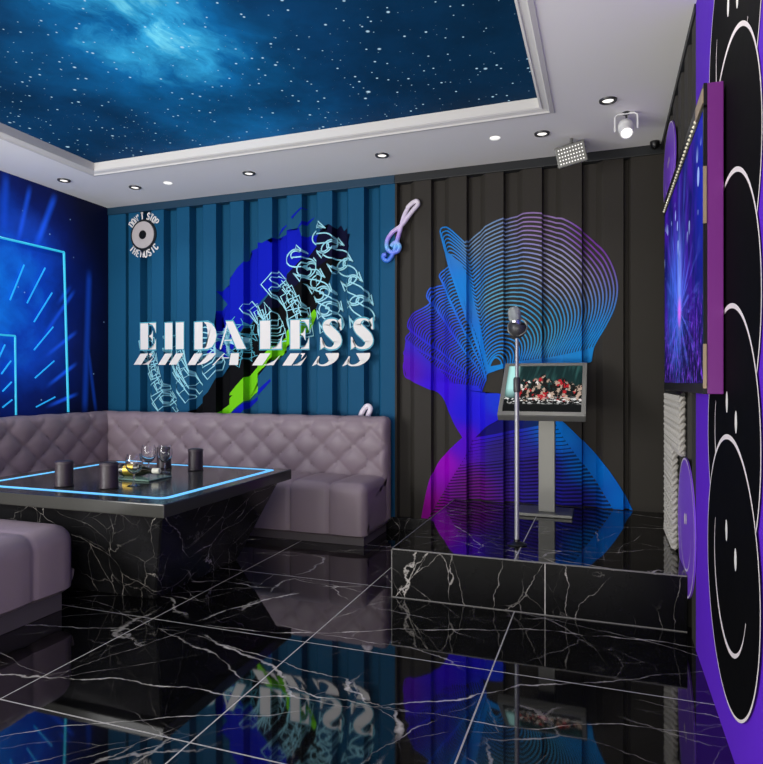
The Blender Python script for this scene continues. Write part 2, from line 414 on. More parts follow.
def kiosk_mat():
    g = NT('concert_touch_screen'); co = g.coord('Generated'); x, _, z = g.sep(co)
    bg = g.ramp(z, [(0.0, (4,6,7)), (0.25, (6,12,12)), (0.6, (10,44,44)), (1.0, (10,40,42))])
    ray = g.noise(g.comb(g.math('MULTIPLY', g.math('SUBTRACT', x, g.math('MULTIPLY', z, 0.15)), 13.0), g.math('MULTIPLY', z, 1.2), 0), 1.0, 2)
    bg = g.mix(g.math('MULTIPLY', g.rng(ray, 0.5, 0.75, 0, 0.5), g.rng(z, 0.4, 0.7)), bg, lin((70,130,125)))
    hl = g.rng(g.math('ABSOLUTE', g.math('SUBTRACT', x, 0.07)), 0.02, 0.11, 1.0, 0.0, True)
    bg = g.mix(g.math('MULTIPLY', hl, g.rng(z, 0.28, 0.5)), bg, lin((190,250,245)))
    wq = g.vmath('ADD', co, g.vmath('MULTIPLY', g.vmath('SUBTRACT', g.noise(g.vmath('MULTIPLY', co, (1,0,1)), 38, 2, 0.6, 0, True), (.5,.5,.5)), (.07,0,.12)))
    v = g.voro(g.vmath('MULTIPLY', wq, (28, 0, 16)), 1.0)
    r, gg, bb = g.sep(v.outputs['Color'])
    cr_ = g.ramp(r, [(0.0, (8,10,10)), (0.30, (18,14,12)), (0.32, (190,164,146)), (0.56, (236,226,220)), (0.58, (186,30,40)), (0.70, (206,44,54)), (0.72, (24,18,16)), (1.0, (120,84,66))])
    cr_.node.color_ramp.interpolation = 'CONSTANT'
    hgt = g.noise(g.comb(g.math('MULTIPLY', x, 7.0), 0.4, 0), 1.0, 2)
    top = g.math('ADD', g.rng(hgt, 0.3, 0.7, -0.12, 0.12), g.rng(g.math('ABSOLUTE', g.math('SUBTRACT', x, 0.5)), 0.0, 0.45, 0.78, 0.62))
    up = g.rng(g.math('SUBTRACT', top, z), 0.0, 0.05)
    dn = g.rng(z, 0.22, 0.27)
    msk = g.math('MULTIPLY', g.math('MULTIPLY', up, dn), g.rng(x, 0.15, 0.2))
    msk = g.math('MULTIPLY', msk, g.math('LESS_THAN', v.outputs['Distance'], 0.72))
    c = g.mix(msk, bg, cr_)
    fl = g.noise(g.vmath('MULTIPLY', co, (16, 0, 30)), 1.0, 2, 0.6)
    fw = g.math('MULTIPLY', g.rng(fl, 0.52, 0.58), g.math('MULTIPLY', g.rng(z, 0.16, 0.22), g.rng(z, 0.34, 0.28)))
    c = g.mix(fw, c, lin((240,240,238)))
    return g.set(Base_Color=(0.006,0.006,0.006), Roughness=0.6, IOR=1.15, Emission_Color=c, Emission_Strength=0.9)
M['kiosk_screen'] = kiosk_mat()

def vcol_mat(name, rough=0.5, gain=1.0):
    g = NT(name); a = g.t.nodes.new('ShaderNodeVertexColor'); a.layer_name = 'ink'
    return g.set(Base_Color=a.outputs['Color'], Roughness=0.65, IOR=1.2)
M['gradient'] = vcol_mat('gradient_wall_ink')

def ink(o, fn):
    """print a colour gradient (per vertex) on artwork; fn takes world x, z and returns sRGB 0-255"""
    me = o.data; at = me.color_attributes.new('ink', 'FLOAT_COLOR', 'POINT'); w = WL[o]
    for i, v in enumerate(me.vertices):
        at.data[i].color = (*lin(fn(v.co.x + w.x, v.co.z + w.z)), 1)

# ------------------------------------------------------------------ room shell
struct('floor', box(B(), (-4.5, -1.4, -0.06), (0.60, 4.75, 0.0)), M['floor'])

bm = B()
for k, (x, y) in enumerate(PROF):
    pass
def rib_wall(bm, pts, z0, z1, xsplit=None):
    """extrude a plan polyline (x,y) upwards; returns faces"""
    P = list(pts)
    V = [(bm.verts.new((x, y, z0)), bm.verts.new((x, y, z1))) for x, y in P]
    for a, b, p, q in zip(V, V[1:], P, P[1:]):
        f = bm.faces.new((a[0], b[0], b[1], a[1]))
        if xsplit is not None: f.material_index = 1 if (p[0]+q[0])/2 > xsplit else 0
    return bm
XS = -1.505
pts = sorted(PROF + [(XS, yb(XS))])
rib_wall(bm, pts, 0.0, 2.74, XS)
# solid thickness behind the ribs
e0 = bm.verts.new((pts[0][0], 4.70, 0)); e1 = bm.verts.new((pts[0][0], 4.70, 2.74))
f0 = bm.verts.new((pts[-1][0], 4.70, 0)); f1 = bm.verts.new((pts[-1][0], 4.70, 2.74))
bm.faces.new((e0, e1, f1, f0))
struct('wall_back', bm, [M['blue_wall'], M['dark_wall']], recalc=False)
# flat rail closing the ribs under the ceiling
struct('trim_1', box(B(), (XL, YB-0.012, 2.635), (XS, YB+0.06, 2.70), 0.004), mat('blue_rail_paint', (20,58,82), 0.5))
struct('trim_2', box(B(), (XS, YB-0.012, 2.635), (XR+0.05, YB+0.06, 2.70), 0.004), M['rail_dark'])

struct('baseboard_back', box(B(), (XL+0.01, YB-0.010, 0.0), (-1.046, YB+0.002, 0.090), 0.002), M['table_marble'])
struct('wall_left', box(B(), (XL-0.12, 1.2, 0), (XL, 4.70, 2.74)), M['left_mural'])

# right wall: ribbed dark part, then the flat purple part nearer the camera
YJ = 2.91
RF = [(YJ, 3.04)] + [(3.18+0.269*k, 3.18+0.269*k+0.128) for k in range(5)]
RP = [(XR, RF[0][0])]
for i, (a, b) in enumerate(RF):
    if i:
        g_ = a - RF[i-1][1]; s_ = 0.036
        RP += [(XR+DEPTH, RF[i-1][1]+s_), (XR+DEPTH, a-s_), (XR, a)]
    RP += [(XR, b)]
RP += [(XR+DEPTH, RF[-1][1]+0.036), (XR+DEPTH, 4.70)]
bm = rib_wall(B(), RP, 0.0, 2.74)
a0 = bm.verts.new((XR+0.14, RP[0][1], 0)); a1 = bm.verts.new((XR+0.14, RP[0][1], 2.74))
b0 = bm.verts.new((XR+0.14, 4.70, 0)); b1 = bm.verts.new((XR+0.14, 4.70, 2.74))
bm.faces.new((a0, a1, b1, b0))
struct('wall_right_ribs', bm, M['right_dark'])
struct('wall_right', box(B(), (XR, 0.5, 0), (XR+0.14, YJ, 2.74)), M['purple'])
struct('trim_3', box(B(), (XR-0.006, YJ, 2.66), (XR+0.05, 4.555, 2.70)), M['rail_dark'])

# ceiling border with the recessed opening
OX0, OX1, OY0, OY1 = -3.668, -0.285, 0.25, 3.785
bm = B()
for lo, hi in (((-4.5,-1.0),(OX0,4.75)), ((OX1,-1.0),(0.60,4.75)), ((OX0,OY1),(OX1,4.75)), ((OX0,-1.0),(OX1,OY0))):
    box(bm, (*lo, ZC), (*hi, ZC+0.10))
struct('ceiling', bm, M['ceil'])
# stepped moulding around the opening
prof = [(-0.012, ZC+0.002), (-0.012, ZC-0.008), (0.012, ZC-0.012), (0.02, ZC-0.004), (0.048, ZC+0.004), (0.054, ZC-0.002), (0.066, ZC+0.004), (0.072, ZC+0.075)]
bm = B(); rings = []
for d_, z_ in prof:
    rings.append([bm.verts.new(p) for p in ((OX0+d_, OY0+d_, z_), (OX1-d_, OY0+d_, z_), (OX1-d_, OY1-d_, z_), (OX0+d_, OY1-d_, z_))])
for r0, r1 in zip(rings, rings[1:]):
    for k in range(4): bm.faces.new((r0[k], r0[(k+1)%4], r1[(k+1)%4], r1[k]))
struct('trim_4', bm, M['moulding'])
o = obj('star_ceiling_panel', box(B(), (OX0+0.05, OY0+0.05, ZC+0.06), (OX1-0.05, OY1-0.05, ZC+0.09)), M['stars'])
tag(o, 'backlit deep blue starry sky panel recessed in the white ceiling', 'ceiling panel')

# ------------------------------------------------------------------ left wall light drawing
XN = XL + 0.012
def wall_tube(bm, p, q, w):
    """flat-backed neon bar on the left wall between (y,z) points"""
    a = Vector((XN, *p)); b = Vector((XN, *q)); return cyl(bm, a, b, w, seg=8)
t = thing('neon_light', 'tall cyan neon rectangle on the blue left wall, outer of the two', 'neon light', (XL, 3.1, 0.8), 'neon rectangles on the left wall')
bm = B()
for p, q in (((4.045,2.20),(4.090,0.868)), ((4.045,2.20),(2.05,2.19)), ((2.05,2.19),(2.02,0.868))): wall_tube(bm, p, q, 0.0095)
obj('tube_frame', bm, M['neon'], t, True)
t = thing('neon_light', 'small cyan neon rectangle inside the larger one on the left wall', 'neon light', (XL, 3.1, 0.85), 'neon rectangles on the left wall')
bm = B()
for p, q in (((3.585,1.472),(3.593,0.868)), ((3.585,1.472),(2.5,1.468)), ((2.5,1.468),(2.49,0.868))): wall_tube(bm, p, q, 0.0075)
obj('tube_frame', bm, M['neon'], t, True)
dashes = [((3.665,2.028),(3.543,1.741)), ((3.859,2.038),(3.692,1.736)), ((3.926,1.846),(3.755,1.594)), ((3.936,1.569),(3.755,1.373)),
          ((3.946,1.292),(3.764,1.152)), ((3.956,0.997),(3.774,0.922)), ((3.50,1.40),(3.44,1.28)), ((3.55,1.28),(3.47,1.18)), ((3.555,1.12),(3.48,1.05)), ((3.56,0.985),(3.48,0.93)),
          ((3.42,2.05),(3.36,1.78))]
nm = ['highest left of the long slanted dashes', 'second long slanted dash right of the highest one', 'slanted dash below the upper pair, close to the upright',
      'slanted dash halfway up inside the big frame', 'slanted dash second above the sofa back', 'flattest slanted dash just above the sofa back',
      'top dash inside the small frame', 'second dash inside the small frame', 'third dash down inside the small frame', 'lowest dash inside the small frame', 'dash at the left edge of the photo']
for (p, q), s in zip(dashes, nm):
    tag(obj('neon_dash', wall_tube(B(), p, q, 0.0062), M['neon_dash'], smooth=True, loc=(XL, p[0], q[1])), 'cyan neon streak on left wall, ' + s, 'neon light', 'slanted neon dashes on the left wall')
# ------------------------------------------------------------------ wall art on the ribs: letters
def LP(letter):
    if letter == 'E': return [[(0,0),(.40,0),(.40,1),(0,1)], [(.46,1),(.80,1),(.80,.60),(.74,.78),(.62,.93),(.46,.97)], [(.46,.03),(.62,.07),(.74,.22),(.80,.42),(.80,0),(.46,0)], [(.46,.52),(.56,.56),(.64,.72),(.64,.28),(.56,.44),(.46,.48)]]
    if letter == 'H': return [[(0,0),(.37,0),(.37,1),(0,1)], [(.55,0),(.93,0),(.93,1),(.55,1)]]
    if letter == 'D': return [[(0,0),(.39,0),(.39,1),(0,1)], [(.47,1),(.64,.99),(.84,.92),(1.0,.74),(1.06,.5),(1.0,.26),(.84,.08),(.64,.01),(.47,0),(.47,.03),(.57,.10),(.62,.28),(.64,.5),(.62,.72),(.57,.90),(.47,.97)]]
    if letter == 'A': return [[(.28,1),(.62,1),(1.22,0),(.80,0)], [(0,0),(.06,0),(.36,.80),(.32,.90)], [(.22,.30),(.58,.30),(.58,.34),(.24,.34)]]
    if letter == 'L': return [[(0,0),(.46,0),(.46,1),(0,1)], [(.52,.03),(.74,.08),(.88,.22),(.96,.44),(.96,0),(.52,0)]]
    return [S_BODY, [(.90,1.02),(.93,.62),(.87,.63),(.80,.80),(.74,.92)], [(.06,-.02),(.04,.40),(.10,.39),(.17,.20),(.24,.08)]]
SC = [(.86,.72,.05),(.80,.86,.06),(.66,.96,.06),(.50,.97,.08),(.36,.90,.20),(.30,.78,.32),(.40,.63,.36),(.56,.50,.36),(.70,.37,.36),(.76,.23,.32),(.68,.09,.19),(.52,.02,.08),(.36,.03,.06),(.22,.11,.06),(.13,.28,.05)]
def swell(C_, n=5):
    P = cr(C_, n); Lf, Rt = [], []
    for i in range(len(P)):
        t_ = Vector((P[min(i+1,len(P)-1)] - P[max(i-1,0)])[:2]).normalized(); nn = Vector((-t_.y, t_.x))*P[i][2]/2
        c = Vector(P[i][:2]); Lf.append(tuple(c+nn)); Rt.append(tuple(c-nn))
    return Lf, Rt
S_L, S_R = swell(SC)
S_BODY = ('STROKE', S_L, S_R)
S_LINE = [tuple(v) for v in S_L[::2]] + [(.08,.40),(.05,-.02),(.22,.06)] + [tuple(v) for v in S_R[-3::-2]] + [(.94,.62),(.91,1.02),(.78,.93)]
def fill(bm, pl, fx):
    """fill one piece of a letter, fx maps letter units to the wall"""
    if pl[0] == 'STROKE':
        A = [[bm.verts.new((fx(p)[0], 0, fx(p)[1])) for p in side] for side in pl[1:]]
        for k in range(len(A[0])-1): bm.faces.new((A[0][k], A[0][k+1], A[1][k+1], A[1][k]))
    else: poly2(bm, [fx(p) for p in pl])
def flat(bm, off):
    """cut-out lettering lying across the rib fronts"""
    for v in bm.verts: v.co.y = YB - off
    for f in bm.faces:
        f.normal_update()
        if f.normal.y > 0: f.normal_flip()
    return bm
def OUT(letter):
    """single closed outline, used for the line-drawn copies"""
    if letter == 'E': return [(0,0),(.8,0),(.8,.4),(.66,.12),(.42,.1),(.42,.45),(.64,.3),(.64,.7),(.42,.55),(.42,.9),(.66,.88),(.8,.6),(.8,1),(0,1)]
    if letter == 'H': return [(0,0),(.37,0),(.37,.47),(.55,.47),(.55,0),(.93,0),(.93,1),(.55,1),(.55,.53),(.37,.53),(.37,1),(0,1)]
    if letter == 'D': return [(0,0),(.64,0),(.9,.12),(1.06,.5),(.9,.88),(.64,1),(0,1)]
    if letter == 'A': return [(0,0),(.35,.9),(.28,1),(.62,1),(1.22,0),(.8,0),(.58,.36),(.2,.36)]
    if letter == 'L': return [(0,0),(.96,0),(.96,.44),(.74,.1),(.46,.08),(.46,1),(0,1)]
    return S_LINE
WORD = [('E', -3.882), ('H', -3.618), ('D', -3.312), ('A', -3.06), ('L', -2.672), ('E', -2.392), ('S', -2.135), ('S', -1.872)]
HT = 0.232; WS = 0.208
def zb(x): return 1.408 - 0.030*(x+3.88)/2.2          # base line, very slightly falling to the right
mural = thing('graffiti_mural', 'graffiti on the blue ribbed wall with white EHDALESS lettering and paint strokes', 'wall art', (-2.75, YB, 0.9))

bm = B()
poly2(bm, [(-3.204,1.342), (-3.184,1.401), (-3.124,1.451), (-3.134,1.494), (-3.094,1.527), (-3.114,1.570), (-3.074,1.594), (-3.084,1.646), (-3.104,1.723), (-3.045,1.788), (-3.094,1.841), (-3.104,1.892), (-3.055,1.932), (-2.986,1.954), (-2.947,2.011), (-2.898,2.075), (-2.831,2.129), (-2.802,2.202), (-2.812,2.228), (-2.754,2.249), (-2.726,2.280), (-2.660,2.267), (-2.613,2.288), (-2.576,2.261), (-2.539,2.283), (-2.502,2.329), (-2.456,2.350), (-2.392,2.361), (-2.347,2.349), (-2.320,2.363), (-2.302,2.297), (-2.240,2.316), (-2.169,2.303), (-2.116,2.282), (-2.311,2.088), (-2.474,1.968), (-2.660,1.797), (-2.812,1.620), (-2.889,1.514), (-2.947,1.372), (-3.025,1.331)])
obj('blue_brush_stroke', conform(bm, 0.0015), M['blue_paint'], mural, recalc=False)
bm = B()
poly2(bm, [(-3.511,0.754), (-3.305,0.931), (-3.184,1.035), (-3.124,1.128), (-3.005,1.255), (-2.937,1.372), (-2.869,1.521), (-2.773,1.652), (-2.604,1.827), (-2.447,1.974), (-2.311,2.096), (-2.240,2.180), (-2.151,2.285), (-2.116,2.354), (-2.073,2.327), (-2.056,2.373), (-2.021,2.346), (-1.986,2.375), (-1.961,2.326), (-1.927,2.354), (-1.927,2.291), (-1.876,2.279), (-1.910,2.243), (-1.884,2.186), (-1.935,2.174), (-1.910,2.133), (-2.004,2.068), (-2.047,1.928), (-2.116,1.805), (-2.187,1.680), (-2.258,1.554), (-2.347,1.443), (-2.456,1.381), (-2.585,1.284), (-2.698,1.170), (-2.831,1.053), (-2.947,0.952), (-3.045,0.849), (-3.124,0.763)])
obj('ink_brush_stroke', conform(bm, 0.0030), M['ink_paint'], mural, recalc=False)
bm = B()
poly2(bm, [(-2.151,2.285), (-2.116,2.354), (-2.073,2.327), (-2.056,2.373), (-2.021,2.346), (-1.986,2.375), (-1.961,2.326), (-1.927,2.354), (-1.927,2.291), (-1.876,2.279), (-1.910,2.243), (-1.884,2.186), (-1.935,2.174), (-1.910,2.133), (-2.047,2.103), (-2.169,2.031), (-2.311,1.927), (-2.456,1.820), (-2.604,1.695), (-2.716,1.617), (-2.660,1.764), (-2.447,1.974), (-2.275,2.134)])
obj('navy_brush_stroke', conform(bm, 0.0045), M['navy_paint'], mural, recalc=False)
bm = B()
poly2(bm, [(-3.134,0.763), (-3.094,0.882), (-3.025,0.926), (-2.937,1.011), (-2.986,1.002), (-2.908,1.086), (-2.840,1.153), (-2.773,1.220), (-2.660,1.335), (-2.530,1.447), (-2.401,1.558), (-2.293,1.636), (-2.222,1.713), (-2.196,1.672), (-2.240,1.570), (-2.311,1.491), (-2.401,1.428), (-2.511,1.365), (-2.622,1.285), (-2.660,1.227), (-2.716,1.178), (-2.754,1.103), (-2.726,1.054), (-2.783,1.012), (-2.831,0.962), (-2.927,0.893), (-2.986,0.817), (-3.025,0.765)])
obj('green_brush_stroke', conform(bm, 0.0060), M['green_paint'], mural, recalc=False)
for pl in ([(-3.025,0.765), (-2.966,0.851), (-2.869,0.928), (-2.792,0.970), (-2.754,0.995), (-2.716,1.037), (-2.660,1.087), (-2.585,1.145), (-2.576,1.128), (-2.660,1.046), (-2.754,0.962), (-2.821,0.903), (-2.908,0.818), (-2.947,0.767)],
           [(-2.275,2.536), (-2.329,2.493), (-2.383,2.441), (-2.392,2.458), (-2.311,2.523)], [(-2.213,2.466), (-2.284,2.400), (-2.338,2.356), (-2.293,2.425)], [(-2.447,2.438), (-2.502,2.386), (-2.557,2.325), (-2.520,2.396)]):
    obj('blue_splash', conform(poly2(B(), pl), 0.0022), M['blue_paint'], mural, recalc=False)

PV = Vector((-2.918, 1.43))
bm = B()
for ai, ang in enumerate((9.0, 17.5, 26.0, 34.5, 43.0)):
    ca, sa = math.cos(math.radians(ang)), math.sin(math.radians(ang)); k = 1 - 0.0002*ang
    for L_, x0 in WORD:
        P = [(x0 + px*WS, zb(x0) + pz*HT) for px, pz in OUT(L_)]
        P = [((PV.x + ((x-PV.x)*ca - (z-PV.y)*sa)*k), (PV.y + ((x-PV.x)*sa + (z-PV.y)*ca)*k)) for x, z in P]
        ribbon2(bm, P, 0.0110, True, len(bm.faces)*0.0000012)
obj('letter_outline', conform(bm, 0.0075), M['cyan_line'], mural, recalc=False, label='pale cyan outlined letters fanned out in a twist')
# the pinch in the middle of the fan
bm = B()
for k in range(26):
    a = 2*PI*k/26 + 0.1; r = 0.16 + 0.05*math.sin(k*2.3); b = a + 1.9 + 0.5*math.sin(k*1.7)
    ribbon2(bm, [(PV.x+r*math.cos(a), PV.y+0.02+r*1.05*math.sin(a)), (PV.x+r*math.cos(b), PV.y+0.02+r*1.05*math.sin(b))], 0.007)
obj('pinch_lines', conform(bm, 0.0085), M['cyan_edge'], mural, recalc=False)
for L_, x0 in WORD:
    bm = B()
    for pl in LP(L_): fill(bm, pl, lambda p: (x0 + p[0]*WS, zb(x0) + p[1]*HT))
    lo = obj('letter', flat(bm, 0.0110), M['white_paint'], mural, recalc=False)
    bm = B()
    ribbon2(bm, [(x0 - 0.004 + px*WS*1.03, zb(x0) - 0.006 + pz*HT*1.05) for px, pz in OUT(L_)], 0.013, True)
    obj('letter_edge', flat(bm, 0.0095), M['cyan_edge'], lo, recalc=False, label='cyan letter edge')
    # cut and slanted echo of the letter below
    bm = B()
    for pl in LP(L_): fill(bm, pl, lambda p: p)
    bmesh.ops.bisect_plane(bm, geom=bm.verts[:]+bm.edges[:]+bm.faces[:], plane_co=(0,0,0.52), plane_no=(0,0,1), clear_outer=True, dist=1e-5)
    zt = zb(x0) - 0.036
    for v in bm.verts:
        h = v.co.z/0.52
        v.co = Vector((x0 - 0.075 + v.co.x*WS + 0.075*h, 0, zt - 0.098 + 0.098*h))
    obj('letter_echo', flat(bm, 0.0110), M['white_paint'], mural, recalc=False)

# ------------------------------------------------------------------ line-drawn head on the dark ribs
INK = [(-0.026,2.127,118,60,160), (-0.426,2.300,150,122,176), (-0.852,2.192,120,150,185), (-0.290,1.903,150,150,188), (-0.707,1.711,92,160,192), (-0.426,1.487,56,150,196), (-0.091,1.327,28,140,218), (-0.707,1.264,28,140,222), (-1.113,2.212,34,130,212), (-1.000,1.798,28,135,222), (-0.881,1.427,28,130,222), (-1.213,1.771,50,100,222), (-1.385,1.552,62,42,205), (-1.152,1.433,48,54,220), (-1.432,1.196,92,24,195), (-1.152,1.060,60,14,225), (-0.926,0.915,36,22,230), (-0.707,0.954,28,62,232), (-0.963,0.694,92,4,216), (-1.152,0.502,160,0,200), (-1.275,0.143,150,0,150), (-0.926,0.328,112,22,140), (-0.707,0.630,50,34,132), (-0.426,0.498,46,26,142), (-0.091,0.514,0,118,220), (-0.290,0.784,10,125,225), (0.153,0.269,0,112,216), (-0.210,0.300,40,32,152), (-0.779,0.808,36,24,225)]
def head_ink(x, z):
    s = 0; c = [0,0,0]
    for px, pz, r, g, b in INK:
        w = 1.0/((px-x)**2 + (pz-z)**2 + 0.0012)**1.7; s += w
        c[0] += w*r; c[1] += w*g; c[2] += w*b
    return tuple(v/s for v in c)
def conform_head(bm, off):
    for co_, no_ in (((0,0,0.256),(0,0,1)), ((-1.046,0,0),(1,0,0)), ((0,0,0.096),(0,0,1))):
        bmesh.ops.bisect_plane(bm, geom=bm.verts[:]+bm.edges[:]+bm.faces[:], plane_co=co_, plane_no=no_, dist=1e-6)
    dead = [f for f in bm.faces if (lambda c: c.z < 0.096 or (c.x > -1.046 and c.z < 0.256))(f.calc_center_median())]
    bmesh.ops.delete(bm, geom=dead, context='FACES')
    return conform(bm, off)
head = thing('head_mural', 'glowing blue and purple line-art head in profile on the dark ribbed wall', 'wall art', (-0.75, YB, 0.3))
P_dome = cr([(-0.963,2.141), (-0.852,2.228), (-0.671,2.300), (-0.461,2.317), (-0.256,2.250), (-0.091,2.118), (0.026,1.966), (0.083,1.792), (0.070,1.644), (0.013,1.509), (-0.039,1.422), (-0.071,1.354), (-0.084,1.265)], 8)
Q_dome = cr([(-0.786,1.200), (-0.779,1.236), (-0.765,1.272), (-0.743,1.294), (-0.721,1.293), (-0.700,1.271), (-0.693,1.242)], 8)
P_face = cr([(-0.963,2.141), (-1.060,2.237), (-1.121,2.280), (-1.159,2.268), (-1.152,2.208), (-1.106,2.041), (-1.083,1.980), (-1.129,1.960), (-1.167,1.925), (-1.152,1.880), (-1.129,1.849), (-1.190,1.837), (-1.236,1.809), (-1.252,1.758), (-1.228,1.712), (-1.275,1.676), (-1.353,1.641), (-1.401,1.605), (-1.417,1.545), (-1.393,1.506), (-1.432,1.462), (-1.424,1.424), (-1.409,1.408), (-1.440,1.363), (-1.448,1.333), (-1.424,1.310), (-1.448,1.265), (-1.448,1.211), (-1.432,1.158), (-1.369,1.135), (-1.275,1.090), (-1.175,1.045)], 5)
Q_face = cr([(-0.786,1.200), (-0.794,1.185), (-0.801,1.178), (-0.808,1.171), (-0.808,1.164), (-0.808,1.149), (-0.808,1.135), (-0.816,1.120), (-0.823,1.105), (-0.830,1.091), (-0.837,1.076), (-0.845,1.054), (-0.852,1.047)], 5)
N = 36; ND = 110; NF = 170
Pd, Qd, Pf, Qf = resample(P_dome, ND), resample(Q_dome, ND), resample(P_face, NF), resample(Q_face, NF)
bm = B()
for i in range(N):
    t_ = i/(N-1)
    ribbon2(bm, [p.lerp(q, t_) for p, q in zip(Pd, Qd)], 0.0105, False, i*0.00006)
o = obj('crown_lines', conform_head(bm, 0.004), M['gradient'], head, recalc=False); ink(o, head_ink)
bm = B()
for i in range(N):
    t_ = i/(N-1)
    ribbon2(bm, [p.lerp(q, t_) for p, q in zip(Pf, Qf)], 0.0105, False, i*0.00006)
o = obj('face_lines', conform_head(bm, 0.0064), M['gradient'], head, recalc=False); ink(o, head_ink)
def strip(A, Bq, n=40, m=10):
    A = resample(A, n); Bq = resample(Bq, n); bm = B()
    G = [[bm.verts.new((a.lerp(b, j/m).x, 0, a.lerp(b, j/m).y)) for j in range(m+1)] for a, b in zip(A, Bq)]
    for r, s in zip(G, G[1:]):
        for j in range(m): bm.faces.new((r[j], r[j+1], s[j+1], s[j]))
    return bm
o = obj('jaw_band', conform_head(strip(cr([(-1.432,1.150), (-1.275,1.082), (-1.167,1.031), (-1.098,0.927), (-1.038,0.802), (-0.978,0.708)]), cr([(-0.867,1.091), (-0.837,1.040), (-0.686,1.026), (-0.693,0.875), (-0.808,0.793), (-0.918,0.688)])), 0.0095), M['gradient'], head, recalc=False); ink(o, head_ink)
o = obj('lower_face_band', conform_head(strip(cr([(-1.432,1.454), (-1.448,1.333), (-1.448,1.242), (-1.424,1.158)]), cr([(-1.228,1.270), (-1.152,1.194), (-1.060,1.120), (-0.985,1.061)])), 0.0035), M['gradient'], head, recalc=False); ink(o, head_ink)
o = obj('crown_edge_band', conform_head(strip(cr([(-0.801,1.229), (-0.600,1.263), (-0.358,1.296), (-0.157,1.335), (-0.065,1.367)]), cr([(-0.801,1.178), (-0.636,1.228), (-0.392,1.240), (-0.190,1.245), (-0.084,1.258)])), 0.009), M['gradient'], head, recalc=False); ink(o, head_ink)
o = obj('temple_band', conform_head(strip(cr([(-1.106,2.078), (-1.030,1.851), (-0.941,1.612), (-0.852,1.353), (-0.801,1.178)]), cr([(-1.083,2.076), (-0.963,1.943), (-0.896,1.683), (-0.837,1.440), (-0.786,1.222)])), 0.0035), M['gradient'], head, recalc=False); ink(o, head_ink)
LI = [(-0.918,0.695), (-0.955,0.584), (-1.060,0.410), (-1.167,0.240), (-1.244,0.093)]
RI = [(-0.324,0.826), (-0.256,0.716), (-0.143,0.560), (-0.026,0.394), (0.096,0.190)]
o = obj('shoulder_band', conform_head(strip(cr([(-0.978,0.715), (-1.075,0.624), (-1.175,0.516), (-1.244,0.348), (-1.298,0.089)]), cr(LI)), 0.006), M['gradient'], head, recalc=False, label='magenta shoulder band'); ink(o, head_ink)
o = obj('shoulder_band', conform_head(strip(cr([(-0.337,0.881), (-0.290,0.861), (-0.170,0.746), (-0.000,0.559), (0.115,0.388), (0.209,0.199)]), cr(RI)), 0.006), M['gradient'], head, recalc=False, label='bright blue shoulder band'); ink(o, head_ink)
la = resample(cr(LI), 26); ra = resample(cr(RI), 26)
bm = B()
for i, (a, b) in enumerate(zip(la, ra)):
    ribbon2(bm, [a.lerp(b, k/30) for k in range(31)], 0.012 if i > 7 else 0.02)
o = obj('chest_lines', conform_head(bm, 0.0045), M['gradient'], head, recalc=False); ink(o, head_ink)
o = obj('chest_wash', conform_head(strip(cr([(-0.918,0.695), (-0.801,0.793), (-0.686,0.890), (-0.337,0.881), (-0.317,0.826)]), cr([(-1.228,0.094), (-0.926,0.116), (-0.495,0.147), (-0.157,0.172), (0.096,0.190)]), 40, 26), 0.0025), M['gradient'], head, recalc=False)
ink(o, lambda x, z: tuple(v*0.52 for v in head_ink(x, z)))

# ------------------------------------------------------------------ record emblem with its lettering
GL = {'D':[[(0,0),(0,1),(.35,1),(.6,.8),(.6,.2),(.35,0),(0,0)]], 'O':[[(.3,0),(.05,.15),(0,.5),(.05,.85),(.3,1),(.55,.85),(.6,.5),(.55,.15),(.3,0)]], 'N':[[(0,0),(0,1),(.6,0),(.6,1)]],
      "'":[[(.1,1.05),(.05,.7)]], 'T':[[(0,1),(.6,1)],[(.3,1),(.3,0)]], 'S':[[(.58,.8),(.45,1),(.15,1),(0,.78),(.1,.58),(.5,.42),(.6,.22),(.45,0),(.12,0),(0,.2)]],
      'P':[[(0,0),(0,1),(.45,1),(.6,.85),(.6,.6),(.45,.45),(0,.45)]], 'H':[[(0,0),(0,1)],[(.6,0),(.6,1)],[(0,.5),(.6,.5)]], 'E':[[(.55,1),(0,1),(0,0),(.55,0)],[(0,.5),(.45,.5)]],
      'M':[[(0,0),(0,1),(.36,.35),(.72,1),(.72,0)]], 'U':[[(0,1),(0,.2),(.15,0),(.45,0),(.6,.2),(.6,1)]], 'I':[[(.3,0),(.3,1)]], 'C':[[(.58,.78),(.45,1),(.15,1),(0,.8),(0,.2),(.15,0),(.45,0),(.58,.22)]]}
def text_bm(ch, size):
    bm = B()
    for st in GL[ch]: ribbon2(bm, [((x-.3)*size*.62, y*size*.86) for x, y in st], size*0.20)
    for v in bm.verts: v.co = Vector((v.co.x, v.co.z, 0))
    return bm
ex, ez = -3.853, 2.425
emb = thing('record_emblem', 'round silver record emblem ringed by the words DON\'T STOP THEMUSIC at upper left', 'wall emblem', (ex, YB, ez))
obj('shadow_disc', lathe(B(), [(0,0),(0.138,0),(0.138,0.008),(0,0.008)], (ex, YB-0.001, ez), (0,-1,0), 48), mat('emblem_shadow', (12,18,26), 0.5), emb, True)  # dark disc put in for the shadow around the record
obj('record', lathe(B(), [(0,0.009),(0.118,0.009),(0.118,0.016),(0.045,0.017),(0.044,0.015),(0,0.015)], (ex, YB, ez), (0,-1,0), 48), M['cd'], emb, True)
obj('hub', lathe(B(), [(0,0.010),(0.038,0.010),(0.038,0.020),(0.012,0.020),(0.010,0.017),(0,0.017)], (ex, YB, ez), (0,-1,0), 32), M['black'], emb, True)
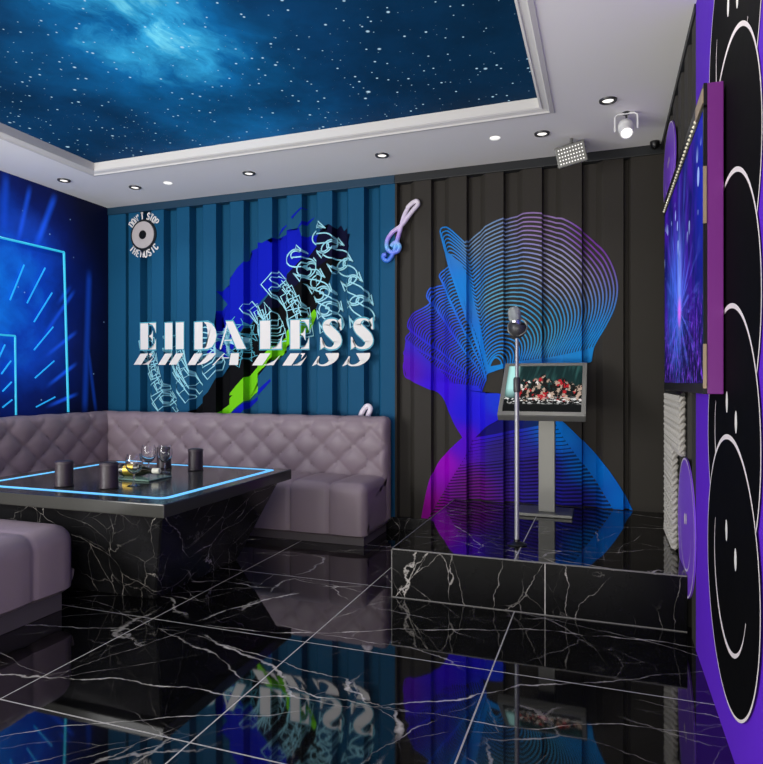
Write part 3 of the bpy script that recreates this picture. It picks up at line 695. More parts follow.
def arc_text(s, rad, a0, a1, top):
    bm = B()
    for k, ch in enumerate(s):
        if ch == ' ': continue
        a = math.radians(a0 + (a1-a0)*k/(len(s)-1)); g_ = text_bm(ch, 0.066)
        rot = (a - PI/2) if top else (a + PI/2)
        r = rad if top else rad + 0.056
        cx_, cz_ = ex + r*math.cos(a), ez + r*math.sin(a)
        for v in g_.verts:
            x, y = v.co.x, v.co.y
            v.co = Vector((cx_ + x*math.cos(rot) - y*math.sin(rot), 0, cz_ + x*math.sin(rot) + y*math.cos(rot)))
        me = bpy.data.meshes.new('g'); g_.to_mesh(me); g_.free(); bm.from_mesh(me); bpy.data.meshes.remove(me)
    bmesh.ops.triangulate(bm, faces=bm.faces)
    return flat(bm, 0.003)
obj('lettering', arc_text("DON'T STOP", 0.142, 142, 38, True), M['white_paint'], emb, recalc=False)
obj('lettering', arc_text("THEMUSIC", 0.142, 221, 319, False), M['white_paint'], emb, recalc=False)

# ------------------------------------------------------------------ treble clefs
def clef(bm, s=1.0):
    P = [(-1.529,2.153), (-1.496,2.181), (-1.464,2.156), (-1.472,2.118), (-1.521,2.106), (-1.561,2.140), (-1.561,2.201), (-1.521,2.259), (-1.456,2.300), (-1.401,2.356), (-1.345,2.419), (-1.314,2.454), (-1.330,2.478), (-1.385,2.445), (-1.424,2.381), (-1.448,2.307), (-1.472,2.225), (-1.496,2.143), (-1.521,2.083), (-1.553,2.047), (-1.585,2.057), (-1.593,2.088), (-1.569,2.094)]
    pts = cr(P, 6); n = len(pts)
    return tube(bm, [(p[0], YB-0.017 - (0.010 if 0.40*n < i < 0.60*n else 0.0), p[1]) for i, p in enumerate(pts)], 0.017, 10)
def clef_ink(x, z):
    t_ = min(1, max(0, (z-2.03)/0.42))
    st = [(0,(50,120,225)),(0.18,(110,130,240)),(0.28,(120,190,245)),(0.45,(170,140,230)),(0.62,(214,196,232)),(1,(232,222,234))]
    for (a, c), (b, d) in zip(st, st[1:]):
        if t_ <= b: f = (t_-a)/(b-a); return tuple(u+(v-u)*f for u, v in zip(c, d))
    return st[-1][1]
g = NT('clef_gradient_enamel'); a_ = g.t.nodes.new('ShaderNodeVertexColor'); a_.layer_name = 'ink'
M['clef'] = g.set(Base_Color=a_.outputs['Color'], Roughness=0.3)
CL = (-1.44, YB-0.017, 2.02)
c0 = thing('treble_clef', 'lilac to blue treble clef ornament high on the seam of the two wall colours', 'wall ornament', CL, 'treble clefs')
o = obj('clef_tube', clef(B()), M['clef'], c0, True); ink(o, clef_ink)
c1 = dup(c0, (-1.640, YB-0.017, 0.375), 'pale treble clef top showing above the right end of the sofa back', 'treble clefs')
c1.scale = (1.2, 1.0, 1.2); c1.rotation_euler = (0, math.radians(-22), 0)

# ------------------------------------------------------------------ smiley faces on the purple wall
SG = 'stacked smiley circles on the purple wall'
def smiley(cy_, cz_, r, k, label, rot=21.0, eyes=True):
    t = thing('smiley_art', label, 'wall art', (XR, cy_, cz_), SG)
    x0 = XR - 0.0012*k
    def P(y, z, dx): return (x0-dx, cy_+y, cz_+z)
    def disc(rad, dx):
        bm = B(); bm.faces.new([bm.verts.new(P(rad*math.cos(2*PI*i/72), rad*math.sin(2*PI*i/72), dx)) for i in range(72)]); return bm
    obj('face_disc', disc(r, 0.0), M['black_paint'], t)
    bm = B(); A = []
    for i in range(96):
        a = 2*PI*i/96; w = 0.0075 + 0.007*max(0, math.sin(a))**3
        A.append((bm.verts.new(P((r+0.001)*math.cos(a), (r+0.001)*math.sin(a), .0006)), bm.verts.new(P((r-w)*math.cos(a), (r-w)*math.sin(a), .0006))))
    for i in range(96): bm.faces.new((A[i][0], A[(i+1)%96][0], A[(i+1)%96][1], A[i][1]))
    obj('outline', bm, M['line_white'], t)
    R_ = math.radians(rot)
    for (ey, ezz) in (((0.039, 0.113), (-0.102, 0.060)) if eyes else ()):
        bm = B(); f = []
        for i in range(24):
            a = 2*PI*i/24; y = 0.017*math.cos(a); z = 0.033*math.sin(a)
            f.append(bm.verts.new(P(ey + y, ezz + z, .0006)))
        bm.faces.new(f); obj('eye', bm, M['white_paint'], t)
    bm = B(); S = []
    for i in range(41):
        u = i/40; a = R_ - u*PI; w = 0.0024 + 0.0068*math.sin(PI*min(1, u*1.08))
        a2 = -(PI - 0) * u
        rr = 0.258; S.append((bm.verts.new(P((rr+w)*math.cos(a), .02+(rr+w)*math.sin(a), .0006)), bm.verts.new(P((rr-w)*math.cos(a), .02+(rr-w)*math.sin(a), .0006))))
    for i in range(40): bm.faces.new((S[i][0], S[i+1][0], S[i+1][1], S[i][1]))
    obj('mouth', bm, M['line_white'], t)
smiley(2.14, 0.550, 0.410, 5, 'lowest black smiley circle on the purple wall, the one seen whole')
smiley(2.14, 0.945, 0.410, 4, 'black smiley circle second from the bottom, its eyes just below the TV casing')
smiley(2.14, 1.340, 0.410, 3, 'black smiley circle third from the bottom, mostly covered by the one below', eyes=False)
smiley(2.14, 1.745, 0.410, 2, 'black smiley circle fourth from the bottom, behind the TV casing', eyes=False)
smiley(2.14, 2.165, 0.410, 1, 'black smiley circle at the top of the purple wall, its eyes at the ceiling')

# lilac smiley discs standing off the ribs
def lilac(cy_, cz_, ry, rz, label):
    t = thing('smiley_disc_art', label, 'wall ornament', (XR, cy_, cz_), 'lilac discs on the ribbed side wall')
    def ring(bm, x, s): return [bm.verts.new((x, cy_+ry*s*math.cos(2*PI*i/64), cz_+rz*s*math.sin(2*PI*i/64))) for i in range(64)]
    bm = B(); a = ring(bm, XR-0.002, 1); b = ring(bm, XR-0.009, 1); bm.faces.new(b)
    for i in range(64): bm.faces.new((a[i], a[(i+1)%64], b[(i+1)%64], b[i]))
    bm.faces.new(a[::-1]); obj('disc', bm, M['lilac'], t)
    bm = B(); a = ring(bm, XR-0.0098, 1.0); b = ring(bm, XR-0.0098, 0.972)
    for i in range(64): bm.faces.new((a[i], a[(i+1)%64], b[(i+1)%64], b[i]))
    obj('rim', bm, M['lilac_light'], t)
    for ey, e2 in ((0.08, 0.10), (-0.10, 0.13)):
        bm = B(); bm.faces.new([bm.verts.new((XR-0.0098, cy_+ry*(ey+0.055*math.cos(2*PI*i/20)), cz_+rz*(e2+0.085*math.sin(2*PI*i/20)))) for i in range(20)])
        obj('eye', bm, M['line_white'], t)
    bm = B(); S = []
    for i in range(31):
        a = math.radians(15 - 190*i/30); w = 0.014*math.sin(PI*i/30)+.003
        S.append(tuple(bm.verts.new((XR-0.0098, cy_+ry*(0.62+q)*math.cos(a), cz_+rz*(0.62+q)*math.sin(a))) for q in (w, -w)))
    for i in range(30): bm.faces.new((S[i][0], S[i+1][0], S[i+1][1], S[i][1]))
    obj('mouth', bm, M['lilac_light'], t)
lilac(3.19, 0.455, 0.31, 0.315, 'lilac smiley disc low on the side wall beside the stage end')
lilac(3.99, 2.365, 0.34, 0.235, 'lilac disc high on the dark side wall above the television')

# ------------------------------------------------------------------ television on the right wall
ty0, ty1, tz0, tz1, tx = 2.206, 3.585, 1.082, 2.062, 0.300
tv = thing('television', 'wall television in a purple casing showing blue concert lights', 'television', (XR, 2.9, tz0))
obj('casing', box(B(), (tx+0.006, ty0, tz0), (XR-0.009, ty1, tz1), 0.003), M['tv_side'], tv)
bm = B(); box(bm, (tx-0.004, ty0-0.001, tz0), (tx+0.006, ty1, tz0+0.034)); box(bm, (tx-0.004, ty0-0.001, 1.985), (tx+0.006, ty1, tz1))
box(bm, (tx-0.004, ty0-0.001, tz0+0.034), (tx+0.006, ty0+0.016, 1.992)); box(bm, (tx-0.004, ty1-0.012, tz0+0.034), (tx+0.006, ty1, 1.992))
obj('bezel', bm, M['black'], tv)
obj('screen', box(B(), (tx-0.002, ty0+0.016, tz0+0.034), (tx+0.004, ty1-0.012, 1.992)), M['tv_screen'], tv)
n = 30
for i in range(n):
    y = ty0 + 0.18 + (ty1-ty0-0.19)*i/(n-1)
    obj('bead', lathe(B(), [(0,-0.006),(0.0045,-0.004),(0.0065,0),(0.0045,0.004),(0,0.006)], (tx-0.005, y, 2.008), (0,0,1), 8), M['bead'], tv, True)
obj('top_trim', box(B(), (tx-0.008, ty0, 2.000), (tx-0.0035, ty0+0.16, 2.046), 0.001), M['tan'], tv)
for a_, b_ in ((1.62, 1.80), (1.10, 1.24)): obj('side_trim', box(B(), (tx-0.006, ty0-0.004, a_), (tx+0.004, ty0-0.001, b_)), M['tan'], tv)

# braided cords hanging on the side wall below the television
def braid(y, zt, zb_, r, m, label):
    t = thing('braided_cord', label, 'cord', (XR-0.02, y, zb_), 'braided cords on the side wall')
    n = int((zt-zb_)/0.010)
    bm = B()
    for ph in (0, 2*PI/3, 4*PI/3):
        pts = []
        for i in range(n+1):
            a = i*0.010/0.10*2*PI + ph
            pts.append((XR-0.021 + 0.55*r*math.sin(2*a), y + r*math.sin(a), zt + (zb_-zt)*i/n))
        tube(bm, pts, r*0.62, 6)
    obj('plait', bm, m, t, True)
    obj('tassel', lathe(B(), [(0,0),(r*0.9,0.0),(r*1.2,0.03),(r*0.8,0.055),(0,0.056)], (XR-0.021, y, zb_-0.001), (0,0,1), 10), m, t, True)
o = obj('hanging_rail', cyl(B(), (XR-0.022, 3.16, 1.062), (XR-0.022, 3.97, 1.062), 0.010, seg=10), M['black'], smooth=True, loc=(XR-0.022, 3.6, 1.062))
tag(o, 'thin black rail under the television holding the braided cords', 'rail')
ys = [3.93-0.078*k for k in range(10)]
wh = ['farthest from the camera, next to the room corner', 'second from the room corner', 'third from the room corner', 'fourth from the room corner', 'fifth from the room corner',
      'sixth from the room corner', 'fourth from the lilac disc', 'third from the lilac disc', 'second nearest the lilac disc', 'nearest the lilac disc']
for i, (y, w_) in enumerate(zip(ys, wh)):
    braid(y, 1.052, 0.268 if y > 3.52 else 0.78, 0.017, M['braid'], 'off-white braided cord hanging beside the stage, ' + w_)

# ------------------------------------------------------------------ stage
SX0, SX1, SY0, SY1, SZ = -1.042, 0.351, 3.105, YB-0.004, 0.252
st = thing('stage', 'low black marble stage in the corner under the head mural', 'stage', (-0.35, 3.8, 0))
obj('stage_body', box(B(), (SX0, SY0, 0.0), (SX1, SY1, SZ-0.006)), M['stage_front'], st)
obj('stage_floor', box(B(), (SX0, SY0, SZ-0.006), (SX1, SY1, SZ)), M['stage_top'], st)
bm = B()
box(bm, (SX0-0.003, SY0-0.003, SZ-0.004), (SX1, SY0+0.002, SZ+0.0015)); box(bm, (SX0-0.003, SY0-0.003, SZ-0.004), (SX0+0.002, SY1, SZ+0.0015))
box(bm, (SX0-0.003, SY0-0.003, 0.0), (SX0+0.002, SY0+0.002, SZ)); box(bm, (SX0, SY0-0.003, 0.0), (SX1, SY0+0.002, 0.004)); box(bm, (SX0-0.003, SY0, 0.0), (SX0+0.002, SY1, 0.004))
obj('edge_trim', bm, M['grout'], st)

# ------------------------------------------------------------------ touch-screen kiosk
kx, ky = -0.355, 4.26
kk = thing('karaoke_kiosk', 'grey karaoke touch-screen stand with tilted screen on the stage', 'kiosk', (kx, ky, SZ+0.001))
obj('base_plate', box(B(), (-0.545, 4.14, SZ+0.001), (-0.188, 4.40, SZ+0.022), 0.004), M['metal'], kk)
obj('column', box(B(), (-0.404, 4.215, SZ+0.022), (-0.300, 4.275, 1.06), 0.004), M['metal'], kk)
tl = Matrix.Translation((-0.372, 4.19, 1.075)) @ Matrix.Rotation(math.radians(-47), 4, 'X')
def tilted(bm): bmesh.ops.transform(bm, matrix=tl, verts=bm.verts); return bm
HW, HH = 0.268, 0.246
obj('screen_housing', tilted(box(B(), (-HW, 0.002, -HH), (HW, 0.045, HH), 0.004)), M['metal'], kk)
bm = B()
for lo, hi in (((-HW,-HH),(HW,-HH+0.034)), ((-HW,HH-0.026),(HW,HH)), ((-HW,-HH+0.034),(-HW+0.028,HH-0.026)), ((HW-0.028,-HH+0.034),(HW,HH-0.026))):
    box(bm, (lo[0], -0.008, lo[1]), (hi[0], 0.002, hi[1]), 0.0015, 1)
obj('bezel', tilted(bm), M['metal'], kk)
obj('screen', tilted(box(B(), (-HW+0.028, -0.003, -HH+0.034), (HW-0.028, 0.002, HH-0.026))), M['kiosk_screen'], kk)

# ------------------------------------------------------------------ microphone on its stand
mx, my = -0.438, 3.40
ms = thing('microphone_stand', 'slim silver microphone stand upright on the stage front', 'microphone stand', (mx, my, SZ))
obj('base', lathe(B(), [(0,0),(0.050,0),(0.052,0.005),(0.034,0.012),(0.016,0.018),(0.015,0.03),(0,0.03)], (mx, my, SZ), seg=32), M['black'], ms, True)
obj('pole', cyl(B(), (mx, my, SZ+0.025), (mx, my, 1.10), 0.0125, seg=16), M['pole'], ms, True)
obj('upper_pole', cyl(B(), (mx, my, 1.10), (mx, my, 1.352), 0.0095, seg=16), M['pole'], ms, True)
obj('clutch', lathe(B(), [(0.0,-.04),(0.016,-.04),(0.019,-.03),(0.019,.03),(0.015,.04),(0,.04)], (mx, my, 1.105), seg=18), M['metal_dark'], ms, True)
mc = thing('microphone', 'silver studio microphone in a round dark cradle on top of the stand', 'microphone', (mx, my, 1.354))
obj('cradle', lathe(B(), [(0,-.050),(.030,-.048),(.044,-.030),(.048,0),(.044,.022),(.036,.030),(.032,.026),(.030,0),(0,-.02)], (mx+0.004, my, 1.410), (0.35,-0.3,0.9), 24), M['metal_dark'], mc, True)
obj('cradle_ring', tube(B(), [(mx+0.004+0.050*math.cos(a*PI/16), my-0.012+0.01*math.sin(a*PI/16), 1.412+0.046*math.sin(a*PI/16)) for a in range(32)], 0.0045, 8, True), M['metal'], mc, True)
obj('body', lathe(B(), [(0,0),(.026,0),(.028,.02),(.028,.05),(0,.05)], (mx-0.002, my-0.005, 1.403), (-0.12,-0.1,1), 20), M['chrome'], mc, True)
bm = lathe(B(), [(.029,.0),(.033,.006),(.034,.045),(.028,.064),(.014,.073),(0,.075)], (mx-0.008, my-0.009, 1.448), (-0.12,-0.1,1), 20)
obj('grille', bm, mat('pale_mesh_grille', (176,182,180), 0.35, 0.6, bump=(400, 0.6)), mc, True)

# ------------------------------------------------------------------ sofas
def tri(a): return abs(math.sin(PI*a))
def section(L, prof, place, disp, endr=0.05, du=0.0125, close=True, round_ends=(True, True)):
    """sweep an upholstery profile (d,z,tag) along u with dimples, rounded at the ends"""
    n = len(prof); bm = B(); nrm = []
    for i in range(n):
        a = Vector(prof[max(i-1,0)][:2]); b = Vector(prof[min(i+1,n-1)][:2]); t_ = (b-a).normalized(); nrm.append(Vector((-t_.y, t_.x)))
    us = []; u = 0.0; k = max(2, int(L/du))
    us = [L*i/k for i in range(k+1)]
    fine = [endr*(1-math.cos(PI/2*i/6)) for i in range(6)]
    if round_ends[0]: us = fine + [q for q in us if q > endr]
    if round_ends[1]: us = [q for q in us if q < L-endr] + [L-q for q in fine[::-1]]
    rings = []
    for u in us:
        e = 0.0
        for on, q in ((round_ends[0], u), (round_ends[1], L-u)):
            if on and q < endr: e = max(e, endr - math.sqrt(max(0, endr*endr - (endr-q)**2)))
        ring = []
        for i in range(n):
            d, z = prof[i][:2]; h = disp(u, i, d, z)*(1 - e/endr) - e
            ring.append(bm.verts.new(place(u, d + nrm[i].x*h, z + nrm[i].y*h)))
        rings.append(ring)
    for r0, r1 in zip(rings, rings[1:]):
        for i in range(n-1): bm.faces.new((r0[i], r0[i+1], r1[i+1], r1[i]))
        if close: bm.faces.new((r0[-1], r0[0], r1[0], r1[-1]))
    for ring, flip in ((rings[0], False), (rings[-1], True)):
        cen = sum((v.co for v in ring), Vector())/len(ring)
        r2 = [bm.verts.new(v.co.lerp(cen, 0.12)) for v in ring]; cv = bm.verts.new(cen); m_ = len(ring)
        for i in range(m_):
            j = (i+1) % m_
            bm.faces.new((ring[i], ring[j], r2[j], r2[i])); bm.faces.new((r2[i], r2[j], cv))
    return bm
def arc(cx_, cz_, r, a0, a1, n): return [(cx_ + r*math.cos(math.radians(a0+(a1-a0)*i/n)), cz_ + r*math.sin(math.radians(a0+(a1-a0)*i/n))) for i in range(n+1)]
def line(p, q, n): return [(p[0]+(q[0]-p[0])*i/n, p[1]+(q[1]-p[1])*i/n) for i in range(n)]
def back_prof(z0, z1, th):
    return line((0, z0), (0, z1-0.045), 38) + arc(0.045, z1-0.045, 0.045, 180, 90, 6) + line((0.05, z1), (th-0.03, z1), 3) + arc(th-0.03, z1-0.03, 0.03, 90, 0, 5) + line((th, z1-0.06), (th, z0), 4) + [(th, z0)]
def tuft(u, i, d, z, z1, ph=0.0):
    pw, ph_ = 0.262, 0.232
    if z > z1-0.075 or d > 0.03:
        f = max(0.0, 1 - (z-(z1-0.075))/0.075) if d < 0.05 else 0.0
    else: f = 1.0
    a = (u+ph)/pw + (z-z1+0.09)/ph_; b = (u+ph)/pw - (z-z1+0.09)/ph_
    q = (tri(a)*tri(b))**0.26
    base = 0.036*q*f
    if f < 1:   # creases running over the top edge
        base += 0.030*(tri((u+ph)/pw))**0.35*(1-f)*0.55 if d < 0.06 else 0.010
    return base
def seat_prof(d1, z0, z1, r=0.06):
    return line((0, z0+0.02), (0, z1-r), 10) + arc(r, z1-r, r, 180, 90, 7) + line((r+0.02, z1), (d1, z1), 12) + [(d1, z1), (d1, z0), (0.03, z0)]
def seat_disp(u, i, d, z, pitch, off, z1, dmax):
    q = abs(((u-off)/pitch + 0.5) % 1.0 - 0.5)*pitch
    g_ = math.exp(-(q/0.011)**2)
    if d > dmax-0.01 or z < 0.07: return 0.0
    puff = 0.010*math.cos(PI*q/pitch*1.0)**1 if False else 0.010*(1-math.exp(-(q/0.05)**2))
    return puff - 0.012*g_
ZS, ZB = 0.420, 0.850
sofa = thing('corner_sofa', 'long mauve leather corner sofa with diamond-tufted back along the blue wall', 'sofa', (-2.9, 4.2, 0))
L1 = 2.72; x1 = -1.505
YF = 4.385
pb = back_prof(0.10, ZB, 0.110)
obj('backrest', section(L1, pb, lambda u, d, z: (x1-L1+u, YF+d, z), lambda u, i, d, z: tuft(u, i, d, z, ZB, 0.03), 0.045, 0.0115), M['leather'], sofa, True)
L2 = 3.10
XFB = -4.100
obj('backrest', section(L2, pb, lambda u, d, z: (XFB-d, YF+0.04-u, z), lambda u, i, d, z: tuft(u, i, d, z, ZB, 0.02), 0.045, 0.0115), M['leather'], sofa, True)
ps = seat_prof(0.50, 0.055, ZS)
obj('seat', section(L1-0.01, ps, lambda u, d, z: (x1-L1+u, 3.955+d, z), lambda u, i, d, z: seat_disp(u, i, d, z, 0.30, 0.03, ZS, 0.50), 0.05, 0.012), M['leather'], sofa, True)
ps2 = seat_prof(0.50, 0.055, ZS)
obj('seat', section(3.0, ps2, lambda u, d, z: (-3.655-d, 4.27-u, z), lambda u, i, d, z: seat_disp(u, i, d, z, 0.30, 0.1, ZS, 0.50), 0.05, 0.012), M['leather'], sofa, True)
obj('plinth', box(B(), (-4.20, 3.985, 0.0), (x1-0.035, 4.46, 0.065), 0.004), M['plinth'], sofa)
obj('plinth', box(B(), (-4.20, 1.30, 0.0), (-3.69, 3.985, 0.065), 0.004), M['plinth'], sofa)

ott = thing('sofa_bench', 'near mauve leather sofa end at the left edge in front of the table', 'sofa', (-3.0, 1.9, 0))
ps3 = seat_prof(0.98, 0.10, 0.420, 0.085)
obj('seat', section(1.45, ps3, lambda u, d, z: (-2.455-d, 2.435-u, z), lambda u, i, d, z: 0.55*seat_disp(u, i, d, z, 0.36, 0.26, 0.420, 0.98), 0.09, 0.012), M['leather'], ott, True)
obj('plinth', box(B(), (-3.41, 1.00, 0.0), (-2.51, 2.385, 0.115), 0.004), M['plinth'], ott)

# ------------------------------------------------------------------ table
TZ = 0.55
tx0, tx1, ty_0, ty_1 = -3.42, -1.925, 2.41, 3.675
tb = thing('party_table', 'square black marble table with glowing cyan strip inset in its glass top', 'table', (-2.67, 3.04, 0))
bm = B()
bt = [(-3.36, 2.47), (-1.985, 2.47), (-1.985, 3.62), (-3.36, 3.62)]; bb = [(-3.17, 2.655), (-2.175, 2.655), (-2.175, 3.42), (-3.17, 3.42)]
vt = [bm.verts.new((x, y, 0.485)) for x, y in bt]; vb = [bm.verts.new((x, y, 0.0)) for x, y in bb]
bm.faces.new(vt); bm.faces.new(vb[::-1])
for k in range(4): bm.faces.new((vb[k], vb[(k+1)%4], vt[(k+1)%4], vt[k]))
bmesh.ops.bevel(bm, geom=list(bm.edges), offset=0.006, segments=2, affect='EDGES')
obj('pedestal', bm, M['table_marble'], tb)
obj('tabletop', box(B(), (tx0, ty_0, 0.485), (tx1, ty_1, TZ), 0.006), M['table_top'], tb)
bm = B()
lx0, lx1, ly0, ly1, lw = -3.305, -2.0, 2.51, 3.62, 0.044
def rr(x0, x1, y0, y1, r, n=8):
    out = []
    for cx_, cy_, a0 in ((x1-r, y0+r, -90), (x1-r, y1-r, 0), (x0+r, y1-r, 90), (x0+r, y0+r, 180)):
        out += [(cx_+r*math.cos(math.radians(a0+90*i/n)), cy_+r*math.sin(math.radians(a0+90*i/n))) for i in range(n+1)]
    return out
o_, i_ = rr(lx0, lx1, ly0, ly1, 0.06), rr(lx0+lw, lx1-lw, ly0+lw, ly1-lw, 0.035)
vo = [bm.verts.new((*p, TZ+0.0012)) for p in o_]; vi = [bm.verts.new((*p, TZ+0.0012)) for p in i_]; n = len(vo)
for k in range(n): bm.faces.new((vo[k], vo[(k+1)%n], vi[(k+1)%n], vi[k]))
obj('light_strip', bm, M['led'], tb)

# dice cups
def cup(x, y, label):
    t = thing('dice_cup', label, 'cup', (x, y, TZ+0.0015), 'dark leather dice cups on the table')
    obj('cup_body', lathe(B(), [(0,0),(.047,0),(.050,.004),(.0465,.012),(.046,.128),(.044,.136),(.036,.138),(0,.137)], (x, y, TZ+0.0015), seg=30), M['cup'], t, True)
    bm = lathe(B(), [(.0455,.122),(.0490,.123),(.0490,.131),(.0455,.132)], (x, y, TZ+0.0015), seg=30)
    obj('rim_band', bm, M['cup_rim'], t, True)
    return t
k0 = cup(-2.785, 2.66, 'dark leather dice cup farthest left on the table')
dup(k0, (-2.505, 2.69, TZ+0.0015), 'dark leather dice cup at the near side, left of the glasses', 'dark leather dice cups on the table')
dup(k0, (-2.755, 3.45, TZ+0.0015), 'dark leather dice cup half hidden behind the glasses', 'dark leather dice cups on the table')
dup(k0, (-2.492, 3.43, TZ+0.0015), 'dark leather dice cup farthest right on the table', 'dark leather dice cups on the table')
# stemmed glasses
def glass(x, y, label):
    t = thing('wine_glass', label, 'glass', (x, y, TZ+0.0015), 'clear stemmed glasses on the table')
    z0 = TZ+0.0015
    obj('bowl', lathe(B(), [(0.004,.062),(.022,.070),(.040,.092),(.046,.118),(.043,.150),(.037,.172),(.0355,.172),(.0415,.150),(.0442,.118),(.038,.094),(.020,.073),(0.0,.066)], (x, y, z0), seg=28), M['glass'], t, True)
    obj('stem', lathe(B(), [(0,0),(.036,0),(.036,.002),(.012,.005),(.005,.012),(.0042,.05),(.006,.062),(0,.063)], (x, y, z0), seg=24), M['glass'], t, True)
    return t
g0 = glass(-2.435, 2.800, 'clear stemmed glass in front of the bottle on the table')
dup(g0, (-2.70, 3.235, TZ+0.0015), 'clear stemmed glass behind the bottle, left one', 'clear stemmed glasses on the table')
dup(g0, (-2.60, 3.265, TZ+0.0015), 'clear stemmed glass behind the bottle, right one', 'clear stemmed glasses on the table')
# tray with the lying bottle
try_ = obj('serving_tray', box(B(), (-2.74, 2.93, TZ+0.0015), (-2.44, 3.13, TZ+0.0095), 0.003), M['tray'], loc=(-2.59, 3.03, TZ+0.0015))
tag(try_, 'small pale green glass tray under the lying bottle', 'tray')
bx, by, bz = -2.73, 3.03, TZ+0.0095+0.0345
bo = thing('bottle', 'dark bottle with gold foil lying on the small tray', 'bottle', (bx, by, TZ+0.0095))
dr = (0.99, 0.12, 0)
obj('bottle_body', lathe(B(), [(0,0.004),(.028,0),(.034,.006),(.034,.130),(.028,.158),(.015,.185),(.0135,.235),(0,.235)], (bx, by, bz), dr, 24), M['bottle'], bo, True)
obj('bottle_label', lathe(B(), [(.0346,.030),(.0346,.095)], (bx, by, bz), dr, 24), M['gold'], bo, True)
obj('cap', lathe(B(), [(0,.212),(.0158,.212),(.0165,.216),(.0165,.252),(.014,.257),(0,.257)], (bx, by, bz), dr, 18), M['label_white'], bo, True)

# ------------------------------------------------------------------ ceiling fittings
def downlight(x, y, label):
    t = thing('downlight', label, 'ceiling light', (x, y, ZC), 'recessed downlights in the ceiling border')
    obj('trim_ring', lathe(B(), [(.030,-.001),(.034,-.010),(.046,-.009),(.049,-.001)], (x, y, ZC), seg=28), M['metal_dark'], t, True)
    obj('lens', lathe(B(), [(0,-.005),(.024,-.005),(.033,-.002)], (x, y, ZC), seg=24), M['lamp'], t, True)
    return t
DL = [(-3.981, 3.80, 'downlight over the left wall mural'), (-3.582, 4.13, 'downlight nearest above the record emblem'), (-2.53, 4.14, 'downlight above the middle of the graffiti wall'),
      (-1.456, 4.12, 'downlight above the treble clef'), (-0.371, 4.10, 'downlight left of the hanging strobe panel'), (0.021, 3.74, 'downlight beside the white spotlight')]
d0 = downlight(DL[0][0], DL[0][1], 'small dark-rimmed ' + DL[0][2])
for x, y, s in DL[1:]: dup(d0, (x, y, ZC), 'small dark-rimmed ' + s, 'recessed downlights in the ceiling border')
def glint_disc(x, y, label):  # small glowing disc painted in for a light glint, no fitting there
    o = obj('ceiling_glint', lathe(B(), [(0,-.004),(.03,-.004),(.034,-.001)], (x, y, ZC), seg=24), M['lamp_glint'], smooth=True, loc=(x, y, ZC))
    tag(o, label, 'ceiling light', 'glowing glint discs on the ceiling')
glint_disc(-3.263, 4.134, 'glowing disc standing for a light glint on the ceiling above the left of the blue wall')
glint_disc(-0.665, 4.079, 'glowing disc standing for a light glint on the ceiling above the dark wall')

# strobe panel on a bracket
sp = thing('strobe_panel', 'grey LED strobe panel with rows of white lamps hanging below the ceiling', 'strobe light', (-0.20, 4.25, ZC))
tm = Matrix.Translation((-0.20, 4.24, 2.592)) @ Matrix.Rotation(math.radians(-4), 4, 'Z') @ Matrix.Rotation(math.radians(-10), 4, 'Y') @ Matrix.Rotation(math.radians(14), 4, 'X')
bm = box(B(), (-0.094, -0.012, -0.066), (0.094, 0.030, 0.066), 0.006); bmesh.ops.transform(bm, matrix=tm, verts=bm.verts)
obj('housing', bm, M['metal'], sp)
for j in range(5):
    bm = B()
    for i in range(9):
        x = -0.072 + 0.018*i; z = -0.044 + 0.022*j
        lathe(bm, [(0,0.004),(.0040,.002),(.0046,-.002)], (x, -0.0135, z), (0,-1,0), 8)
    bmesh.ops.transform(bm, matrix=tm, verts=bm.verts); obj('lamp_row', bm, M['lamp_glint'], sp, True)
bm = B(); tube(bm, [(-0.20, 4.25, 2.70), (-0.20, 4.25, 2.665)], 0.010, 8)
obj('bracket', bm, M['metal'], sp, True)

# white spotlight in its yoke
s0 = (0.122, 3.95)
sl = thing('spotlight', 'white ceiling spotlight in a U-shaped yoke near the room corner', 'spotlight', (*s0, ZC))
obj('mount', lathe(B(), [(0,0),(.022,0),(.020,-.010),(0,-.012)], (s0[0], s0[1], ZC), seg=18), M['black'], sl, True)
obj('stem', tube(B(), cr([(s0[0], s0[1], 2.692), (s0[0]+.002, s0[1], 2.66), (s0[0]-.004, s0[1], 2.635)], 5), 0.006, 8), M['metal_dark'], sl, True)
obj('yoke', tube(B(), [(s0[0]-.062, s0[1]-.02, 2.585), (s0[0]-.062, s0[1]-.02, 2.672), (s0[0]-.045, s0[1]-.01, 2.690), (s0[0]+.045, s0[1]-.01, 2.690), (s0[0]+.062, s0[1]-.02, 2.672), (s0[0]+.062, s0[1]-.02, 2.592)], 0.0055, 8), M['white_plastic'], sl, True)
ax_ = (0.05, -0.55, -0.62)
obj('head', lathe(B(), [(0,-.055),(.030,-.053),(.042,-.040),(.044,.0),(.040,.006),(.040,.030),(.036,.055),(.031,.055),(.031,.048),(0,.048)], (s0[0]-0.002, s0[1]-0.005, 2.605), ax_, 26), M['white_plastic'], sl, True)
obj('lens', lathe(B(), [(0,.054),(.020,.053),(.030,.049)], (s0[0]-0.002, s0[1]-0.005, 2.605), ax_, 22), M['lamp'], sl, True)
o = obj('corner_fixture', lathe(B(), [(0,0),(.030,0),(.030,-.018),(.022,-.040),(.010,-.050),(0,-.052)], (0.315, 4.49, ZC), seg=22), M['black'], smooth=True, loc=(0.315, 4.49, ZC))
tag(o, 'tiny black fixture under the ceiling in the far right corner', 'ceiling fixture')

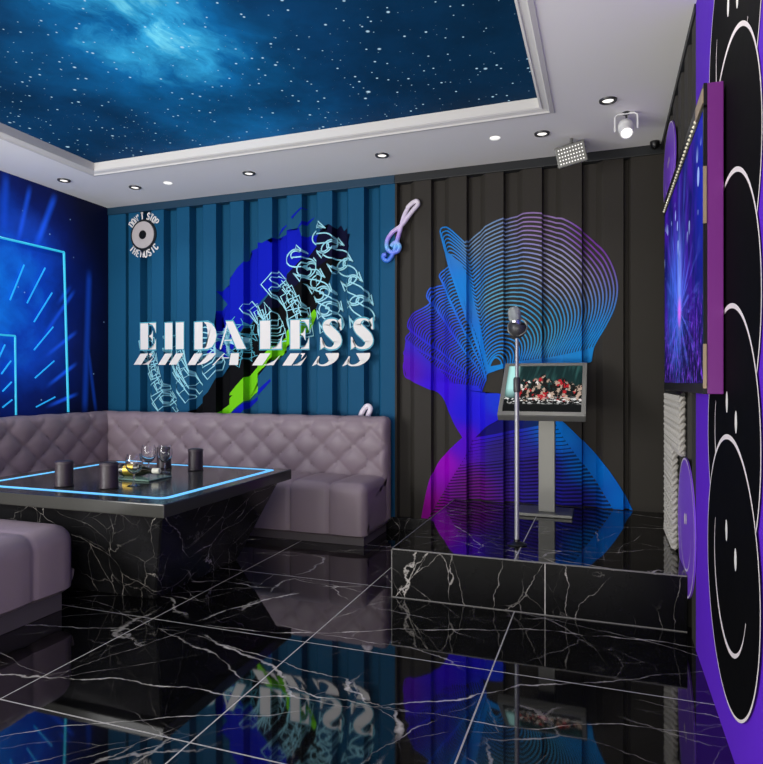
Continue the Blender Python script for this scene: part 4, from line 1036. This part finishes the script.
# ------------------------------------------------------------------ light
def spot(x, y, e, size=115, col=(1,.96,.9)):
    l = bpy.data.lights.new('ceiling_spot', 'SPOT'); l.energy = e; l.spot_size = math.radians(size); l.spot_blend = 0.8; l.shadow_soft_size = 0.04; l.color = col
    o = bpy.data.objects.new('ceiling_spot', l); C.objects.link(o); o.location = (x, y, ZC-0.02)
for x, y, _ in DL: spot(x, y, 9)
for x, y in ((-3.263,4.134), (-0.665,4.079)): spot(x, y, 6)  # beams added below the glint discs, where no lamp sits
for x, y in ((-3.98,2.3), (-3.98,0.8), (0.02,2.2), (-2.6,-0.1), (-1.2,-0.1)): spot(x, y, 14)
def area(loc, rot, sx, sy, e, col=(1,1,1)):
    l = bpy.data.lights.new('added_fill', 'AREA'); l.shape = 'RECTANGLE'; l.size = sx; l.size_y = sy; l.energy = e; l.color = col
    o = bpy.data.objects.new('added_fill', l); C.objects.link(o); o.location = loc; o.rotation_euler = rot
area((-3.95, -0.1, 1.55), (math.radians(90), 0, math.radians(-34)), 1.2, 1.8, 105)          # added key light at the left rear, out of view
area((-1.7, -0.7, 0.35), (math.radians(152), 0, 0), 4.0, 0.9, 150, (1,.97,.88))                            # added uplight behind the camera, unseen, to brighten the ceiling

w = bpy.data.worlds.new('room_ambient'); bpy.context.scene.world = w; w.use_nodes = True
w.node_tree.nodes['Background'].inputs[0].default_value = (0.86, 0.84, 0.80, 1)
w.node_tree.nodes['Background'].inputs[1].default_value = 0.45

# ------------------------------------------------------------------ camera
cam = bpy.data.cameras.new('camera'); cam.sensor_width = 36.0; cam.sensor_fit = 'HORIZONTAL'; cam.lens = 628.0/763.0*36.0; cam.clip_start = 0.02
co = bpy.data.objects.new('camera', cam); C.objects.link(co); co.location = (0, 0, 1.12); co.rotation_euler = (math.radians(90), 0, math.atan(222.5/628.0))
sc = bpy.context.scene; sc.camera = co
sc.view_settings.view_transform = 'Standard'; sc.view_settings.look = 'None'; sc.view_settings.gamma = 1.0; sc.view_settings.exposure = 0.0; sc.view_settings.use_curve_mapping = False
sc.cycles.use_denoising = True; sc.cycles.max_bounces = 8; sc.cycles.sample_clamp_indirect = 4.0
